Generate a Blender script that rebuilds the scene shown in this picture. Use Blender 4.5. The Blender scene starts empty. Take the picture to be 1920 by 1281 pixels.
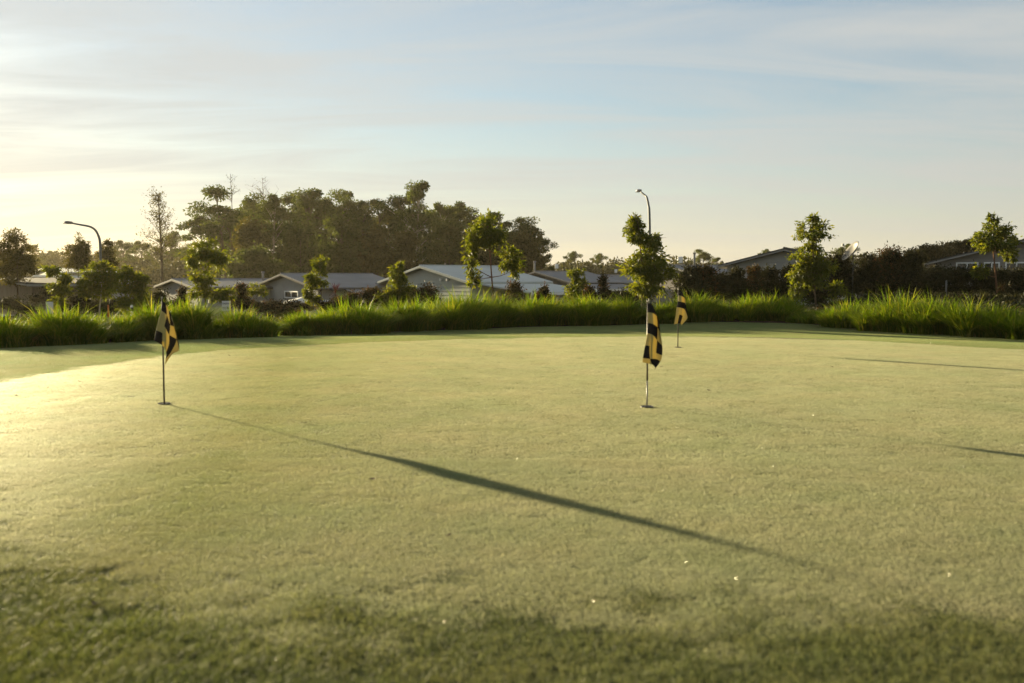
import bpy, bmesh, math, random
import numpy as np
from mathutils import Vector, Matrix

# ------------------------------------------------------------------ camera, sky, sun, exposure
sc = bpy.context.scene
F = 1867.0                       # focal length in photograph pixels (1920 wide)
CAM = np.array([0.0, 0.0, 1.2])
PITCH = math.atan(115.5 / F)
cam_data = bpy.data.cameras.new('camera')
cam_data.sensor_width = 36.0
cam_data.lens = 36.0 * F / 1920.0
cam_data.clip_start = 0.05
cam_data.clip_end = 4000
cam_data.dof.use_dof = True
cam_data.dof.focus_distance = 26.0
cam_data.dof.aperture_fstop = 2.2
cam = bpy.data.objects.new('camera', cam_data)
cam.location = CAM
cam.rotation_euler = (math.pi / 2 - PITCH, 0, 0)
sc.collection.objects.link(cam)
sc.camera = cam

SUN_EL = math.radians(7.8)
SUN_AZ = math.radians(-40.2)     # from +Y, clockwise positive
sun_dir = Vector((math.sin(SUN_AZ) * math.cos(SUN_EL), math.cos(SUN_AZ) * math.cos(SUN_EL), math.sin(SUN_EL)))

world = bpy.data.worlds.new('World')
sc.world = world
world.use_nodes = True
wn, wl = world.node_tree.nodes, world.node_tree.links
wn.clear()
w_out = wn.new('ShaderNodeOutputWorld')
w_bg = wn.new('ShaderNodeBackground')
w_bg.inputs['Strength'].default_value = 0.053
sky = wn.new('ShaderNodeTexSky')
sky.sky_type = 'NISHITA'
sky.sun_disc = False
sky.sun_elevation = SUN_EL
sky.sun_rotation = SUN_AZ
sky.altitude = 0
sky.air_density = 1.0
sky.dust_density = 0.35
sky.ozone_density = 2.0
# thin streaks of high cloud over the whole sky
w_tc = wn.new('ShaderNodeTexCoord')
w_sep = wn.new('ShaderNodeSeparateXYZ')
wl.new(w_tc.outputs['Generated'], w_sep.inputs[0])
w_zm = wn.new('ShaderNodeMath'); w_zm.operation = 'MAXIMUM'; w_zm.inputs[1].default_value = 0.0
wl.new(w_sep.outputs['Z'], w_zm.inputs[0])
w_z = wn.new('ShaderNodeMath'); w_z.operation = 'ADD'; w_z.inputs[1].default_value = 0.10
wl.new(w_zm.outputs[0], w_z.inputs[0])
w_dx = wn.new('ShaderNodeMath'); w_dx.operation = 'DIVIDE'
w_dy = wn.new('ShaderNodeMath'); w_dy.operation = 'DIVIDE'
wl.new(w_sep.outputs['X'], w_dx.inputs[0]); wl.new(w_z.outputs[0], w_dx.inputs[1])
wl.new(w_sep.outputs['Y'], w_dy.inputs[0]); wl.new(w_z.outputs[0], w_dy.inputs[1])
w_cmb = wn.new('ShaderNodeCombineXYZ')
wl.new(w_dx.outputs[0], w_cmb.inputs[0]); wl.new(w_dy.outputs[0], w_cmb.inputs[1])
w_map = wn.new('ShaderNodeMapping')
w_map.inputs['Rotation'].default_value = (0, 0, math.radians(-12))
w_map.inputs['Scale'].default_value = (0.48, 1.6, 1.0)
wl.new(w_cmb.outputs[0], w_map.inputs['Vector'])
w_n1 = wn.new('ShaderNodeTexNoise'); w_n1.inputs['Scale'].default_value = 1.15
w_n1.inputs['Detail'].default_value = 9.0; w_n1.inputs['Roughness'].default_value = 0.58
w_n1.inputs['Distortion'].default_value = 0.9
wl.new(w_map.outputs[0], w_n1.inputs['Vector'])
w_r = wn.new('ShaderNodeValToRGB')
w_r.color_ramp.elements[0].position = 0.34; w_r.color_ramp.elements[0].color = (0.32, 0.32, 0.32, 1)
w_r.color_ramp.elements[1].position = 0.62; w_r.color_ramp.elements[1].color = (0.92, 0.92, 0.92, 1)
wl.new(w_n1.outputs['Fac'], w_r.inputs[0])
# cloud light: the sky's own light, whiter, stronger towards the sun (forward scattering in thin ice cloud)
w_nrm = wn.new('ShaderNodeVectorMath'); w_nrm.operation = 'DOT_PRODUCT'
w_nrm.inputs[1].default_value = tuple(sun_dir)
wl.new(w_tc.outputs['Generated'], w_nrm.inputs[0])
w_cr = wn.new('ShaderNodeMapRange')
w_cr.inputs['From Min'].default_value = -0.6; w_cr.inputs['From Max'].default_value = 1.0
w_cr.inputs['To Min'].default_value = 2.8; w_cr.inputs['To Max'].default_value = 4.05
wl.new(w_nrm.outputs['Value'], w_cr.inputs['Value'])
w_cc = wn.new('ShaderNodeVectorMath'); w_cc.operation = 'SCALE'
w_cc.inputs[0].default_value = (0.955, 0.975, 0.915)
wl.new(w_cr.outputs[0], w_cc.inputs['Scale'])
w_hz = wn.new('ShaderNodeMapRange'); w_hz.interpolation_type = 'SMOOTHSTEP'
w_hz.inputs['From Min'].default_value = 0.0; w_hz.inputs['From Max'].default_value = 0.20
w_hz.inputs['To Min'].default_value = 0.86; w_hz.inputs['To Max'].default_value = 0.0
wl.new(w_zm.outputs[0], w_hz.inputs['Value'])
w_fm = wn.new('ShaderNodeMixRGB'); w_fm.inputs['Color2'].default_value = (0.80, 0.80, 0.80, 1)
wl.new(w_hz.outputs[0], w_fm.inputs['Fac']); wl.new(w_r.outputs[0], w_fm.inputs['Color1'])
w_tint = wn.new('ShaderNodeMixRGB'); w_tint.inputs['Color1'].default_value = (0.93, 0.975, 0.965, 1); w_tint.inputs['Color2'].default_value = (1.0, 0.96, 0.86, 1)
wl.new(w_hz.outputs[0], w_tint.inputs['Fac']); wl.new(w_tint.outputs[0], w_cc.inputs[0])
w_mix = wn.new('ShaderNodeMixRGB')
wl.new(w_fm.outputs[0], w_mix.inputs['Fac'])
wl.new(sky.outputs[0], w_mix.inputs['Color1']); wl.new(w_cc.outputs[0], w_mix.inputs['Color2'])
wl.new(w_mix.outputs[0], w_bg.inputs['Color'])
wl.new(w_bg.outputs[0], w_out.inputs['Surface'])

sun_data = bpy.data.lights.new('sun', 'SUN')
sun_data.energy = 5.0
sun_data.angle = math.radians(0.8)
sun_data.color = (1.0, 0.83, 0.50)
sun = bpy.data.objects.new('sun', sun_data)
sun.rotation_euler = sun_dir.to_track_quat('Z', 'Y').to_euler()
sun.location = (-60, 70, 40)
sc.collection.objects.link(sun)

sc.view_settings.view_transform = 'Standard'
sc.view_settings.look = 'None'
sc.view_settings.gamma = 1.0
sc.view_settings.use_curve_mapping = False
sc.view_settings.exposure = 1.7
sc.cycles.max_bounces = 6
sc.cycles.sample_clamp_direct = 24.0
sc.cycles.sample_clamp_indirect = 3.0
sc.cycles.diffuse_bounces = 2
sc.cycles.glossy_bounces = 2
sc.cycles.transmission_bounces = 3
sc.cycles.transparent_max_bounces = 8
sc.cycles.volume_bounces = 0
sc.cycles.caustics_reflective = False
sc.cycles.caustics_refractive = False

# ------------------------------------------------------------------ helpers
rng = np.random.default_rng(7)
random.seed(7)
COL = sc.collection
_up = np.array([0, math.sin(PITCH), math.cos(PITCH)])
_fw = np.array([0, math.cos(PITCH), -math.sin(PITCH)])

def P(px, py, Y):
    """point of the place at ground distance Y seen at photograph pixel (px, py)"""
    d = _fw + np.array([1.0, 0, 0]) * ((px - 960) / F) + _up * ((640.5 - py) / F)
    return CAM + d * (Y / d[1])

def sstep(a, b, t):
    t = np.clip((np.asarray(t, float) - a) / (b - a), 0, 1)
    return t * t * (3 - 2 * t)

def ground(x, y):
    """terrain height: level green, ground falling away to the houses, a low bank on the right"""
    x = np.asarray(x, float); y = np.asarray(y, float)
    ang = x / np.maximum(y, 20.0)
    left = 1 - sstep(0.08, 0.22, ang)
    dip = -0.15 * sstep(10.8, 15.8, np.hypot(x - 1.0, y - 10.0)) * sstep(9, 13, y)
    z = dip - 1.75 * sstep(31, 46, y) * left - 0.25 * sstep(46, 66, y) * left - 1.2 * sstep(85, 150, y) * left
    z = z + (1 - left) * (0.5 * sstep(27, 34, y) * sstep(0.28, 0.48, ang) + 0.12 * sstep(26, 32, y) - 0.6 * sstep(38, 60, y))
    return z

def gz(x, y):
    return float(ground(x, y))

def tag(o, label=None, cat=None, group=None, kind=None):
    if label: o['label'] = label
    if cat: o['category'] = cat
    if group: o['group'] = group
    if kind: o['kind'] = kind
    return o

def link(name, mesh, parent=None, mats=()):
    for m in mats:
        mesh.materials.append(m)
    o = bpy.data.objects.new(name, mesh)
    COL.objects.link(o)
    if parent is not None:
        o.parent = parent
    return o

def empty(name, loc=(0, 0, 0), rz=0.0):
    o = bpy.data.objects.new(name, None)
    o.empty_display_size = 0.2
    COL.objects.link(o)
    o.location = loc
    o.rotation_euler = (0, 0, rz)
    return o

def np_mesh(name, verts, faces, nside, smooth=False, mat_idx=None):
    """mesh from numpy arrays, all faces with the same side count"""
    verts = np.asarray(verts, np.float32); faces = np.asarray(faces, np.int32)
    me = bpy.data.meshes.new(name)
    nv, nf = len(verts), len(faces)
    me.vertices.add(nv)
    me.vertices.foreach_set('co', verts.ravel())
    me.loops.add(nf * nside)
    me.loops.foreach_set('vertex_index', faces.ravel())
    me.polygons.add(nf)
    me.polygons.foreach_set('loop_start', np.arange(0, nf * nside, nside, dtype=np.int32))
    me.polygons.foreach_set('loop_total', np.full(nf, nside, np.int32))
    if smooth:
        me.polygons.foreach_set('use_smooth', np.ones(nf, bool))
    if mat_idx is not None:
        me.polygons.foreach_set('material_index', np.asarray(mat_idx, np.int32))
    me.update(calc_edges=True)
    return me

def py_mesh(name, verts, faces, smooth=False):
    me = bpy.data.meshes.new(name)
    me.from_pydata([tuple(map(float, v)) for v in verts], [], faces)
    if smooth:
        for p in me.polygons: p.use_smooth = True
    me.update()
    return me

class MB:
    """collects simple shapes into one mesh"""
    def __init__(self):
        self.v = []; self.f = []
    def add(self, verts, faces):
        n = len(self.v)
        self.v += [tuple(map(float, q)) for q in verts]
        self.f += [tuple(i + n for i in fc) for fc in faces]
        return self
    def box(self, c, s, rz=0.0):
        cx, cy, cz = c; sx, sy, sz = s[0] / 2, s[1] / 2, s[2] / 2
        co, si = math.cos(rz), math.sin(rz)
        vs = []
        for dz in (-sz, sz):
            for dx, dy in ((-sx, -sy), (sx, -sy), (sx, sy), (-sx, sy)):
                vs.append((cx + dx * co - dy * si, cy + dx * si + dy * co, cz + dz))
        return self.add(vs, [(0, 3, 2, 1), (4, 5, 6, 7), (0, 1, 5, 4), (1, 2, 6, 5), (2, 3, 7, 6), (3, 0, 4, 7)])
    def hexa(self, pts):
        """8 corners: bottom four then top four"""
        return self.add(pts, [(0, 3, 2, 1), (4, 5, 6, 7), (0, 1, 5, 4), (1, 2, 6, 5), (2, 3, 7, 6), (3, 0, 4, 7)])
    def tube(self, pts, rad, sides=8, cap=True):
        pts = [np.asarray(p, float) for p in pts]
        n = len(pts); base = len(self.v)
        prev = None
        for i in range(n):
            t = pts[min(i + 1, n - 1)] - pts[max(i - 1, 0)]
            t = t / (np.linalg.norm(t) + 1e-9)
            if prev is None:
                ref = np.array([1.0, 0, 0]) if abs(t[0]) < 0.8 else np.array([0, 1.0, 0])
            else:
                ref = prev
            a = ref - t * ref.dot(t); a /= np.linalg.norm(a) + 1e-9
            b = np.cross(t, a); prev = a
            r = rad[i] if hasattr(rad, '__len__') else rad
            for k in range(sides):
                th = 2 * math.pi * k / sides
                self.v.append(tuple(pts[i] + (a * math.cos(th) + b * math.sin(th)) * r))
        for i in range(n - 1):
            for k in range(sides):
                k2 = (k + 1) % sides
                self.f.append((base + i * sides + k, base + i * sides + k2, base + (i + 1) * sides + k2, base + (i + 1) * sides + k))
        if cap:
            self.f.append(tuple(base + k for k in range(sides))[::-1])
            self.f.append(tuple(base + (n - 1) * sides + k for k in range(sides)))
        return self
    def build(self, name, mat, parent=None, smooth=False, loc=None):
        me = py_mesh(name, self.v, self.f, smooth)
        o = link(name, me, parent, [mat])
        if loc is not None: o.location = loc
        return o

# ------------------------------------------------------------------ materials
def new_mat(name):
    m = bpy.data.materials.new(name)
    m.use_nodes = True
    nt = m.node_tree
    nt.nodes.clear()
    out = nt.nodes.new('ShaderNodeOutputMaterial')
    return m, nt, out

def noise_ramp(nt, c1, c2, scale, detail=4.0, coord='Object', lo=0.35, hi=0.65, rough=0.55):
    tc = nt.nodes.new('ShaderNodeNewGeometry' if coord == 'Position' else 'ShaderNodeTexCoord')
    n = nt.nodes.new('ShaderNodeTexNoise')
    n.inputs['Scale'].default_value = scale; n.inputs['Detail'].default_value = detail
    n.inputs['Roughness'].default_value = rough
    nt.links.new(tc.outputs[coord], n.inputs['Vector'])
    r = nt.nodes.new('ShaderNodeValToRGB')
    r.color_ramp.elements[0].position = lo; r.color_ramp.elements[0].color = (*c1, 1)
    r.color_ramp.elements[1].position = hi; r.color_ramp.elements[1].color = (*c2, 1)
    nt.links.new(n.outputs['Fac'], r.inputs[0])
    return r, n

def simple_mat(name, c1, c2=None, scale=6.0, rough=0.7, spec=0.3, bump=0.0, bump_scale=30.0, metallic=0.0):
    m, nt, out = new_mat(name)
    b = nt.nodes.new('ShaderNodeBsdfPrincipled')
    c2 = c2 or tuple(min(1, v * 1.15) for v in c1)
    r, n = noise_ramp(nt, c1, c2, scale)
    nt.links.new(r.outputs[0], b.inputs['Base Color'])
    b.inputs['Roughness'].default_value = rough
    b.inputs['Specular IOR Level'].default_value = spec
    b.inputs['Metallic'].default_value = metallic
    if bump:
        tc = nt.nodes.new('ShaderNodeTexCoord')
        n2 = nt.nodes.new('ShaderNodeTexNoise'); n2.inputs['Scale'].default_value = bump_scale
        n2.inputs['Detail'].default_value = 5
        nt.links.new(tc.outputs['Object'], n2.inputs['Vector'])
        bp = nt.nodes.new('ShaderNodeBump'); bp.inputs['Strength'].default_value = bump
        bp.inputs['Distance'].default_value = 0.02
        nt.links.new(n2.outputs['Fac'], bp.inputs['Height'])
        nt.links.new(bp.outputs[0], b.inputs['Normal'])
    nt.links.new(b.outputs[0], out.inputs['Surface'])
    return m

def leaf_mat(name, cols, trans_col, trans=0.4, rough=0.45, spec=0.35, patch_scale=0.0, patch_cols=None, dew=0.0, tree_var=None):
    """leaves: colour differs leaf by leaf, light comes through"""
    m, nt, out = new_mat(name)
    g = nt.nodes.new('ShaderNodeNewGeometry')
    r = nt.nodes.new('ShaderNodeValToRGB')
    els = r.color_ramp.elements
    while len(els) < len(cols): els.new(0.5)
    for i, c in enumerate(cols):
        els[i].position = i / max(1, len(cols) - 1); els[i].color = (*c, 1)
    nt.links.new(g.outputs['Random Per Island'], r.inputs[0])
    colsock = r.outputs[0]
    if tree_var:      # each tree its own shade of green
        oi = nt.nodes.new('ShaderNodeObjectInfo')
        tr = nt.nodes.new('ShaderNodeValToRGB')
        tr.color_ramp.elements[0].color = (*tree_var[0], 1); tr.color_ramp.elements[1].color = (*tree_var[1], 1)
        e = tr.color_ramp.elements.new(0.5); e.color = (*tree_var[2], 1)
        nt.links.new(oi.outputs['Random'], tr.inputs[0])
        mv_ = nt.nodes.new('ShaderNodeMixRGB'); mv_.blend_type = 'MULTIPLY'; mv_.inputs['Fac'].default_value = 1.0
        nt.links.new(colsock, mv_.inputs['Color1']); nt.links.new(tr.outputs[0], mv_.inputs['Color2'])
        colsock = mv_.outputs[0]
    if patch_scale:
        pr, pn = noise_ramp(nt, patch_cols[0], patch_cols[1], patch_scale, 6.0, 'Position', lo=0.36, hi=0.64, rough=0.62)
        mx = nt.nodes.new('ShaderNodeMixRGB'); mx.blend_type = 'MULTIPLY'; mx.inputs['Fac'].default_value = 1.0
        nt.links.new(colsock, mx.inputs['Color1']); nt.links.new(pr.outputs[0], mx.inputs['Color2'])
        colsock = mx.outputs[0]
    b = nt.nodes.new('ShaderNodeBsdfPrincipled')
    nt.links.new(colsock, b.inputs['Base Color'])
    b.inputs['Roughness'].default_value = rough
    b.inputs['Specular IOR Level'].default_value = spec
    t = nt.nodes.new('ShaderNodeBsdfTranslucent')
    mt = nt.nodes.new('ShaderNodeMixRGB'); mt.blend_type = 'MULTIPLY'; mt.inputs['Fac'].default_value = 1.0
    nt.links.new(colsock, mt.inputs['Color1']); mt.inputs['Color2'].default_value = (*trans_col, 1)
    nt.links.new(mt.outputs[0], t.inputs['Color'])
    mix = nt.nodes.new('ShaderNodeMixShader'); mix.inputs['Fac'].default_value = trans
    nt.links.new(b.outputs[0], mix.inputs[1]); nt.links.new(t.outputs[0], mix.inputs[2])
    last = mix
    if dew:      # beads of water on the blades throw light forward, away from the sun
        rf = nt.nodes.new('ShaderNodeBsdfRefraction'); rf.distribution = 'GGX'
        rf.inputs['Color'].default_value = (0.95, 0.95, 0.90, 1); rf.inputs['Roughness'].default_value = 0.95; rf.inputs['IOR'].default_value = 1.15
        mx2 = nt.nodes.new('ShaderNodeMixShader'); mx2.inputs['Fac'].default_value = dew
        nt.links.new(mix.outputs[0], mx2.inputs[1]); nt.links.new(rf.outputs[0], mx2.inputs[2])
        last = mx2
    nt.links.new(last.outputs[0], out.inputs['Surface'])
    return m

M = {}
M['earth'] = simple_mat('earth', (0.020, 0.026, 0.009), (0.042, 0.040, 0.017), 0.6, 0.9, 0.1, 0.6, 4.0)
M['mulch'] = simple_mat('mulch', (0.035, 0.022, 0.013), (0.075, 0.046, 0.028), 14.0, 0.95, 0.1, 0.8, 40.0)
M['green_soil'] = simple_mat('green_soil', (0.10, 0.105, 0.040), (0.17, 0.165, 0.070), 5.0, 0.9, 0.1, 0.5, 60.0)
M['fringe_soil'] = simple_mat('fringe_soil', (0.030, 0.040, 0.014), (0.060, 0.066, 0.024), 9.0, 0.9, 0.1, 0.5, 60.0)
M['asphalt'] = simple_mat('asphalt', (0.045, 0.045, 0.046), (0.065, 0.064, 0.062), 3.0, 0.85, 0.3, 0.4, 80.0)
M['concrete'] = simple_mat('concrete', (0.30, 0.29, 0.27), (0.40, 0.39, 0.36), 2.0, 0.85, 0.2, 0.2, 30.0)
M['bark'] = simple_mat('bark', (0.075, 0.050, 0.032), (0.17, 0.12, 0.080), 9.0, 0.9, 0.1, 0.7, 25.0)
M['red_bark'] = simple_mat('red_bark', (0.12, 0.055, 0.030), (0.22, 0.12, 0.070), 7.0, 0.9, 0.1, 0.7, 20.0)
M['gum_bark'] = simple_mat('gum_bark', (0.20, 0.16, 0.12), (0.45, 0.38, 0.30), 1.2, 0.85, 0.15, 0.3, 6.0)
M['dark_bark'] = simple_mat('dark_bark', (0.050, 0.036, 0.025), (0.11, 0.08, 0.055), 1.5, 0.9, 0.1, 0.5, 6.0)
M['twigs'] = simple_mat('twigs', (0.010, 0.010, 0.005), (0.022, 0.020, 0.010), 12.0, 0.95, 0.05, 0.8, 30.0)  # near-black, paints the shade among twigs inside bushes
M['strap'] = leaf_mat('strap_leaf', [(0.045, 0.085, 0.008), (0.085, 0.125, 0.010), (0.065, 0.10, 0.009), (0.12, 0.145, 0.016), (0.19, 0.17, 0.05)],
                      (2.1, 2.15, 0.40), 0.48, 0.6, 0.15)
M['sapling'] = leaf_mat('sapling_leaf', [(0.045, 0.068, 0.008), (0.075, 0.098, 0.010), (0.058, 0.080, 0.009), (0.12, 0.125, 0.018)],
                        (2.5, 2.1, 0.5), 0.45, 0.55, 0.22)
M['shrub_red'] = leaf_mat('shrub_red_leaf', [(0.024, 0.027, 0.008), (0.042, 0.038, 0.012), (0.032, 0.032, 0.010), (0.12, 0.058, 0.024)],
                          (1.5, 1.1, 0.6), 0.30, 0.65, 0.15)
M['shrub_dark'] = leaf_mat('shrub_dark_leaf', [(0.014, 0.018, 0.006), (0.028, 0.030, 0.009), (0.020, 0.024, 0.007), (0.040, 0.036, 0.012)],
                           (1.3, 1.1, 0.6), 0.26, 0.65, 0.15)
M['gum'] = leaf_mat('gum_leaf', [(0.030, 0.041, 0.013), (0.046, 0.058, 0.018), (0.037, 0.048, 0.015), (0.070, 0.076, 0.026)],
                    (2.3, 2.1, 0.7), 0.42, 0.7, 0.12, tree_var=((0.62, 0.70, 0.60), (1.35, 1.22, 1.1), (0.95, 1.05, 0.9)))
M['brown_gum'] = leaf_mat('brown_gum_leaf', [(0.030, 0.035, 0.010), (0.047, 0.050, 0.014), (0.038, 0.041, 0.011), (0.072, 0.068, 0.021)],
                          (2.4, 1.9, 0.55), 0.40, 0.7, 0.12)
M['far_leaf'] = leaf_mat('far_leaf', [(0.035, 0.042, 0.018), (0.055, 0.060, 0.024), (0.075, 0.072, 0.03)], (1.4, 1.2, 0.7), 0.3, 0.6, 0.2)
M['cordyline'] = leaf_mat('cordyline_leaf', [(0.05, 0.014, 0.020), (0.09, 0.022, 0.028)], (1.5, 1.0, 0.8), 0.3)
M['turf'] = leaf_mat('dewy_turf', [(0.385, 0.415, 0.165), (0.475, 0.49, 0.225), (0.425, 0.455, 0.19), (0.61, 0.59, 0.36)],
                     (1.1, 1.05, 0.85), 0.46, 0.5, 0.4, 0.9, ((0.84, 0.92, 0.76), (1.06, 1.0, 0.96)), dew=0.36)
M['fringe'] = leaf_mat('fringe_turf', [(0.13, 0.155, 0.045), (0.175, 0.20, 0.062), (0.15, 0.175, 0.053), (0.27, 0.26, 0.12)],
                       (1.3, 1.25, 0.7), 0.42, 0.55, 0.25, 1.6, ((0.70, 0.80, 0.62), (1.12, 1.08, 1.0)), dew=0.10)
M['collar'] = leaf_mat('collar_turf', [(0.23, 0.275, 0.105), (0.29, 0.32, 0.135), (0.26, 0.30, 0.12), (0.38, 0.36, 0.19)],
                       (1.1, 1.1, 0.85), 0.44, 0.5, 0.3, 0.8, ((0.80, 0.95, 0.72), (1.06, 1.0, 0.92)), dew=0.08)
M['cup'] = simple_mat('cup_shade_black', (0.012, 0.012, 0.012), (0.02, 0.02, 0.02), 20, 0.6)  # black all over, painted in place of shade down the hole
M['pole_dark'] = simple_mat('pole_dark', (0.06, 0.045, 0.035), (0.085, 0.065, 0.05), 10, 0.45, 0.5)
M['pole_pale'] = simple_mat('pole_pale', (0.20, 0.18, 0.15), (0.26, 0.23, 0.19), 10, 0.4, 0.5)
M['flag_black'] = leaf_mat('flag_black', [(0.022, 0.018, 0.016), (0.022, 0.018, 0.016)], (1.5, 1.2, 1.0), 0.25, 0.75, 0.2)
M['flag_yellow'] = leaf_mat('flag_yellow', [(0.52, 0.455, 0.19), (0.52, 0.455, 0.19)], (1.1, 1.0, 0.75), 0.42, 0.75, 0.2)
M['roof_grey'] = simple_mat('roof_steel', (0.185, 0.185, 0.192), (0.225, 0.225, 0.232), 0.5, 0.85, 0.06)
M['roof_pale'] = simple_mat('roof_pale_steel', (0.40, 0.425, 0.41), (0.46, 0.485, 0.47), 0.5, 0.85, 0.06)
M['roof_dark'] = simple_mat('roof_dark_steel', (0.060, 0.055, 0.052), (0.085, 0.08, 0.075), 0.5, 0.85, 0.06)
M['wall_grey'] = simple_mat('wall_grey', (0.30, 0.295, 0.275), (0.345, 0.34, 0.32), 1.0, 0.9, 0.05)
M['wall_sage'] = simple_mat('wall_sage', (0.36, 0.375, 0.33), (0.41, 0.425, 0.38), 1.0, 0.9, 0.05)
M['wall_dim'] = simple_mat('wall_dim', (0.11, 0.105, 0.10), (0.135, 0.13, 0.12), 1.0, 0.9, 0.05)
M['wall_taupe'] = simple_mat('wall_taupe', (0.23, 0.215, 0.195), (0.27, 0.25, 0.23), 1.0, 0.9, 0.05)
M['white'] = simple_mat('white_paint', (0.74, 0.73, 0.70), (0.80, 0.79, 0.76), 3.0, 0.5)
M['trim'] = simple_mat('trim', (0.22, 0.215, 0.20), (0.26, 0.255, 0.24), 3.0, 0.85, 0.06)
M['timber'] = simple_mat('timber', (0.16, 0.075, 0.040), (0.22, 0.11, 0.06), 3.0, 0.7)
M['brown_wall'] = simple_mat('brown_wall', (0.10, 0.075, 0.055), (0.13, 0.10, 0.075), 1.5, 0.8)
M['steel'] = simple_mat('galvanised', (0.13, 0.13, 0.12), (0.18, 0.18, 0.17), 4.0, 0.6, 0.3)
M['lamp_head'] = simple_mat('lamp_head', (0.22, 0.19, 0.18), (0.28, 0.25, 0.24), 4.0, 0.5, 0.4)
M['black_letter'] = simple_mat('black_letter', (0.015, 0.015, 0.015), (0.02, 0.02, 0.02), 4.0, 0.6)
M['sign_white'] = simple_mat('sign_white', (0.62, 0.60, 0.58), (0.68, 0.66, 0.64), 4.0, 0.5)
M['orange'] = simple_mat('orange_paint', (0.45, 0.11, 0.02), (0.55, 0.15, 0.03), 8.0, 0.6)
M['car_paint'] = simple_mat('silver_paint', (0.45, 0.45, 0.44), (0.50, 0.50, 0.49), 1.0, 0.25, 0.6, metallic=0.5)
M['rubber'] = simple_mat('rubber', (0.015, 0.015, 0.015), (0.02, 0.02, 0.02), 8.0, 0.8)
M['rim'] = simple_mat('rim', (0.4, 0.4, 0.4), (0.45, 0.45, 0.45), 4.0, 0.3, metallic=0.8)
M['canvas'] = simple_mat('canvas', (0.50, 0.49, 0.46), (0.55, 0.54, 0.51), 4.0, 0.8)
M['dish'] = simple_mat('dish_grey', (0.17, 0.16, 0.14), (0.20, 0.19, 0.165), 3.0, 0.5)
def glass_mat(name, col):
    m, nt, out = new_mat(name)
    b = nt.nodes.new('ShaderNodeBsdfPrincipled')
    b.inputs['Base Color'].default_value = (*col, 1)
    b.inputs['Roughness'].default_value = 0.06
    b.inputs['Specular IOR Level'].default_value = 0.6
    nt.links.new(b.outputs[0], out.inputs['Surface'])
    return m
M['glass'] = glass_mat('window_glass', (0.030, 0.034, 0.036))

# ------------------------------------------------------------------ terrain
def axis(parts):
    a = []
    for lo, hi, st in parts:
        a += list(np.arange(lo, hi, st))
    a.append(parts[-1][1])
    return np.array(a)
gx = axis([(-900, -120, 60), (-120, -40, 8), (-40, 40, 1.0), (40, 120, 8), (120, 900, 60)])
gy = axis([(-60, -4, 8), (-4, 80, 1.0), (80, 200, 8), (200, 900, 70)])
GX, GY = np.meshgrid(gx, gy)
GZ = ground(GX, GY) - 0.03
gv = np.stack([GX, GY, GZ], -1).reshape(-1, 3)
ny, nx = GX.shape
ii = (np.arange(ny - 1)[:, None] * nx + np.arange(nx - 1)[None, :]).ravel()
gf = np.stack([ii, ii + 1, ii + nx + 1, ii + nx], -1)
o = link('ground', np_mesh('ground', gv, gf, 4, True), None, [M['earth']])
tag(o, 'dark earth and rough grass sloping from the green to the houses', 'ground', kind='structure')

def ring_smooth(pts, n=160):
    """closed Catmull-Rom curve"""
    pts = np.array(pts, float); k = len(pts); out = []
    for i in range(k):
        p0, p1, p2, p3 = pts[i - 1], pts[i], pts[(i + 1) % k], pts[(i + 2) % k]
        for t in np.linspace(0, 1, max(2, n // k), endpoint=False):
            out.append(0.5 * ((2 * p1) + (-p0 + p2) * t + (2 * p0 - 5 * p1 + 4 * p2 - p3) * t * t + (-p0 + 3 * p1 - 3 * p2 + p3) * t ** 3))
    return np.array(out)

def inside(poly, x, y):
    c = np.zeros(x.shape, bool)
    j = len(poly) - 1
    for i in range(len(poly)):
        xi, yi = poly[i]; xj, yj = poly[j]
        cond = ((yi > y) != (yj > y)) & (x < (xj - xi) * (y - yi) / (yj - yi + 1e-12) + xi)
        c ^= cond
        j = i
    return c

GREEN = ring_smooth([(-2.35, 4.62), (-1.2, 4.02), (0.0, 3.78), (1.9, 3.70), (6.0, 4.3), (10.0, 6.6), (12.3, 10.5), (11.2, 14.5),
                     (8.75, 17.1), (7.6, 18.7), (6.2, 20.3), (3.85, 21.1), (0.8, 20.7), (-2.8, 19.1), (-5.1, 16.6), (-5.8, 14.3),
                     (-6.05, 12.2), (-6.0, 10.0), (-5.2, 8.0), (-3.9, 6.1)])
# front edge of the planting bed (foot of the strappy grass), left to right
BED_FRONT = [(-24.5, 14.6), (-15.8, 16.3), (-10.6, 19.4), (-8.6, 21.6), (-6.1, 23.4), (-4.4, 24.8), (-2.1, 26.6), (0, 28.3), (2.9, 29.5),
             (5.9, 30.1), (8.6, 29.2), (10.1, 26.3), (11.5, 23.5), (14.1, 20.9), (19.1, 16.9), (27, 14.6)]

def sheet(name, poly, z, mat):
    bm = bmesh.new()
    vs = [bm.verts.new((p[0], p[1], z)) for p in poly]
    f = bm.faces.new(vs)
    if f.normal.z < 0: f.normal_flip()
    bmesh.ops.triangulate(bm, faces=[f])
    me = bpy.data.meshes.new(name); bm.to_mesh(me); bm.free()
    return link(name, me, None, [mat])

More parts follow.
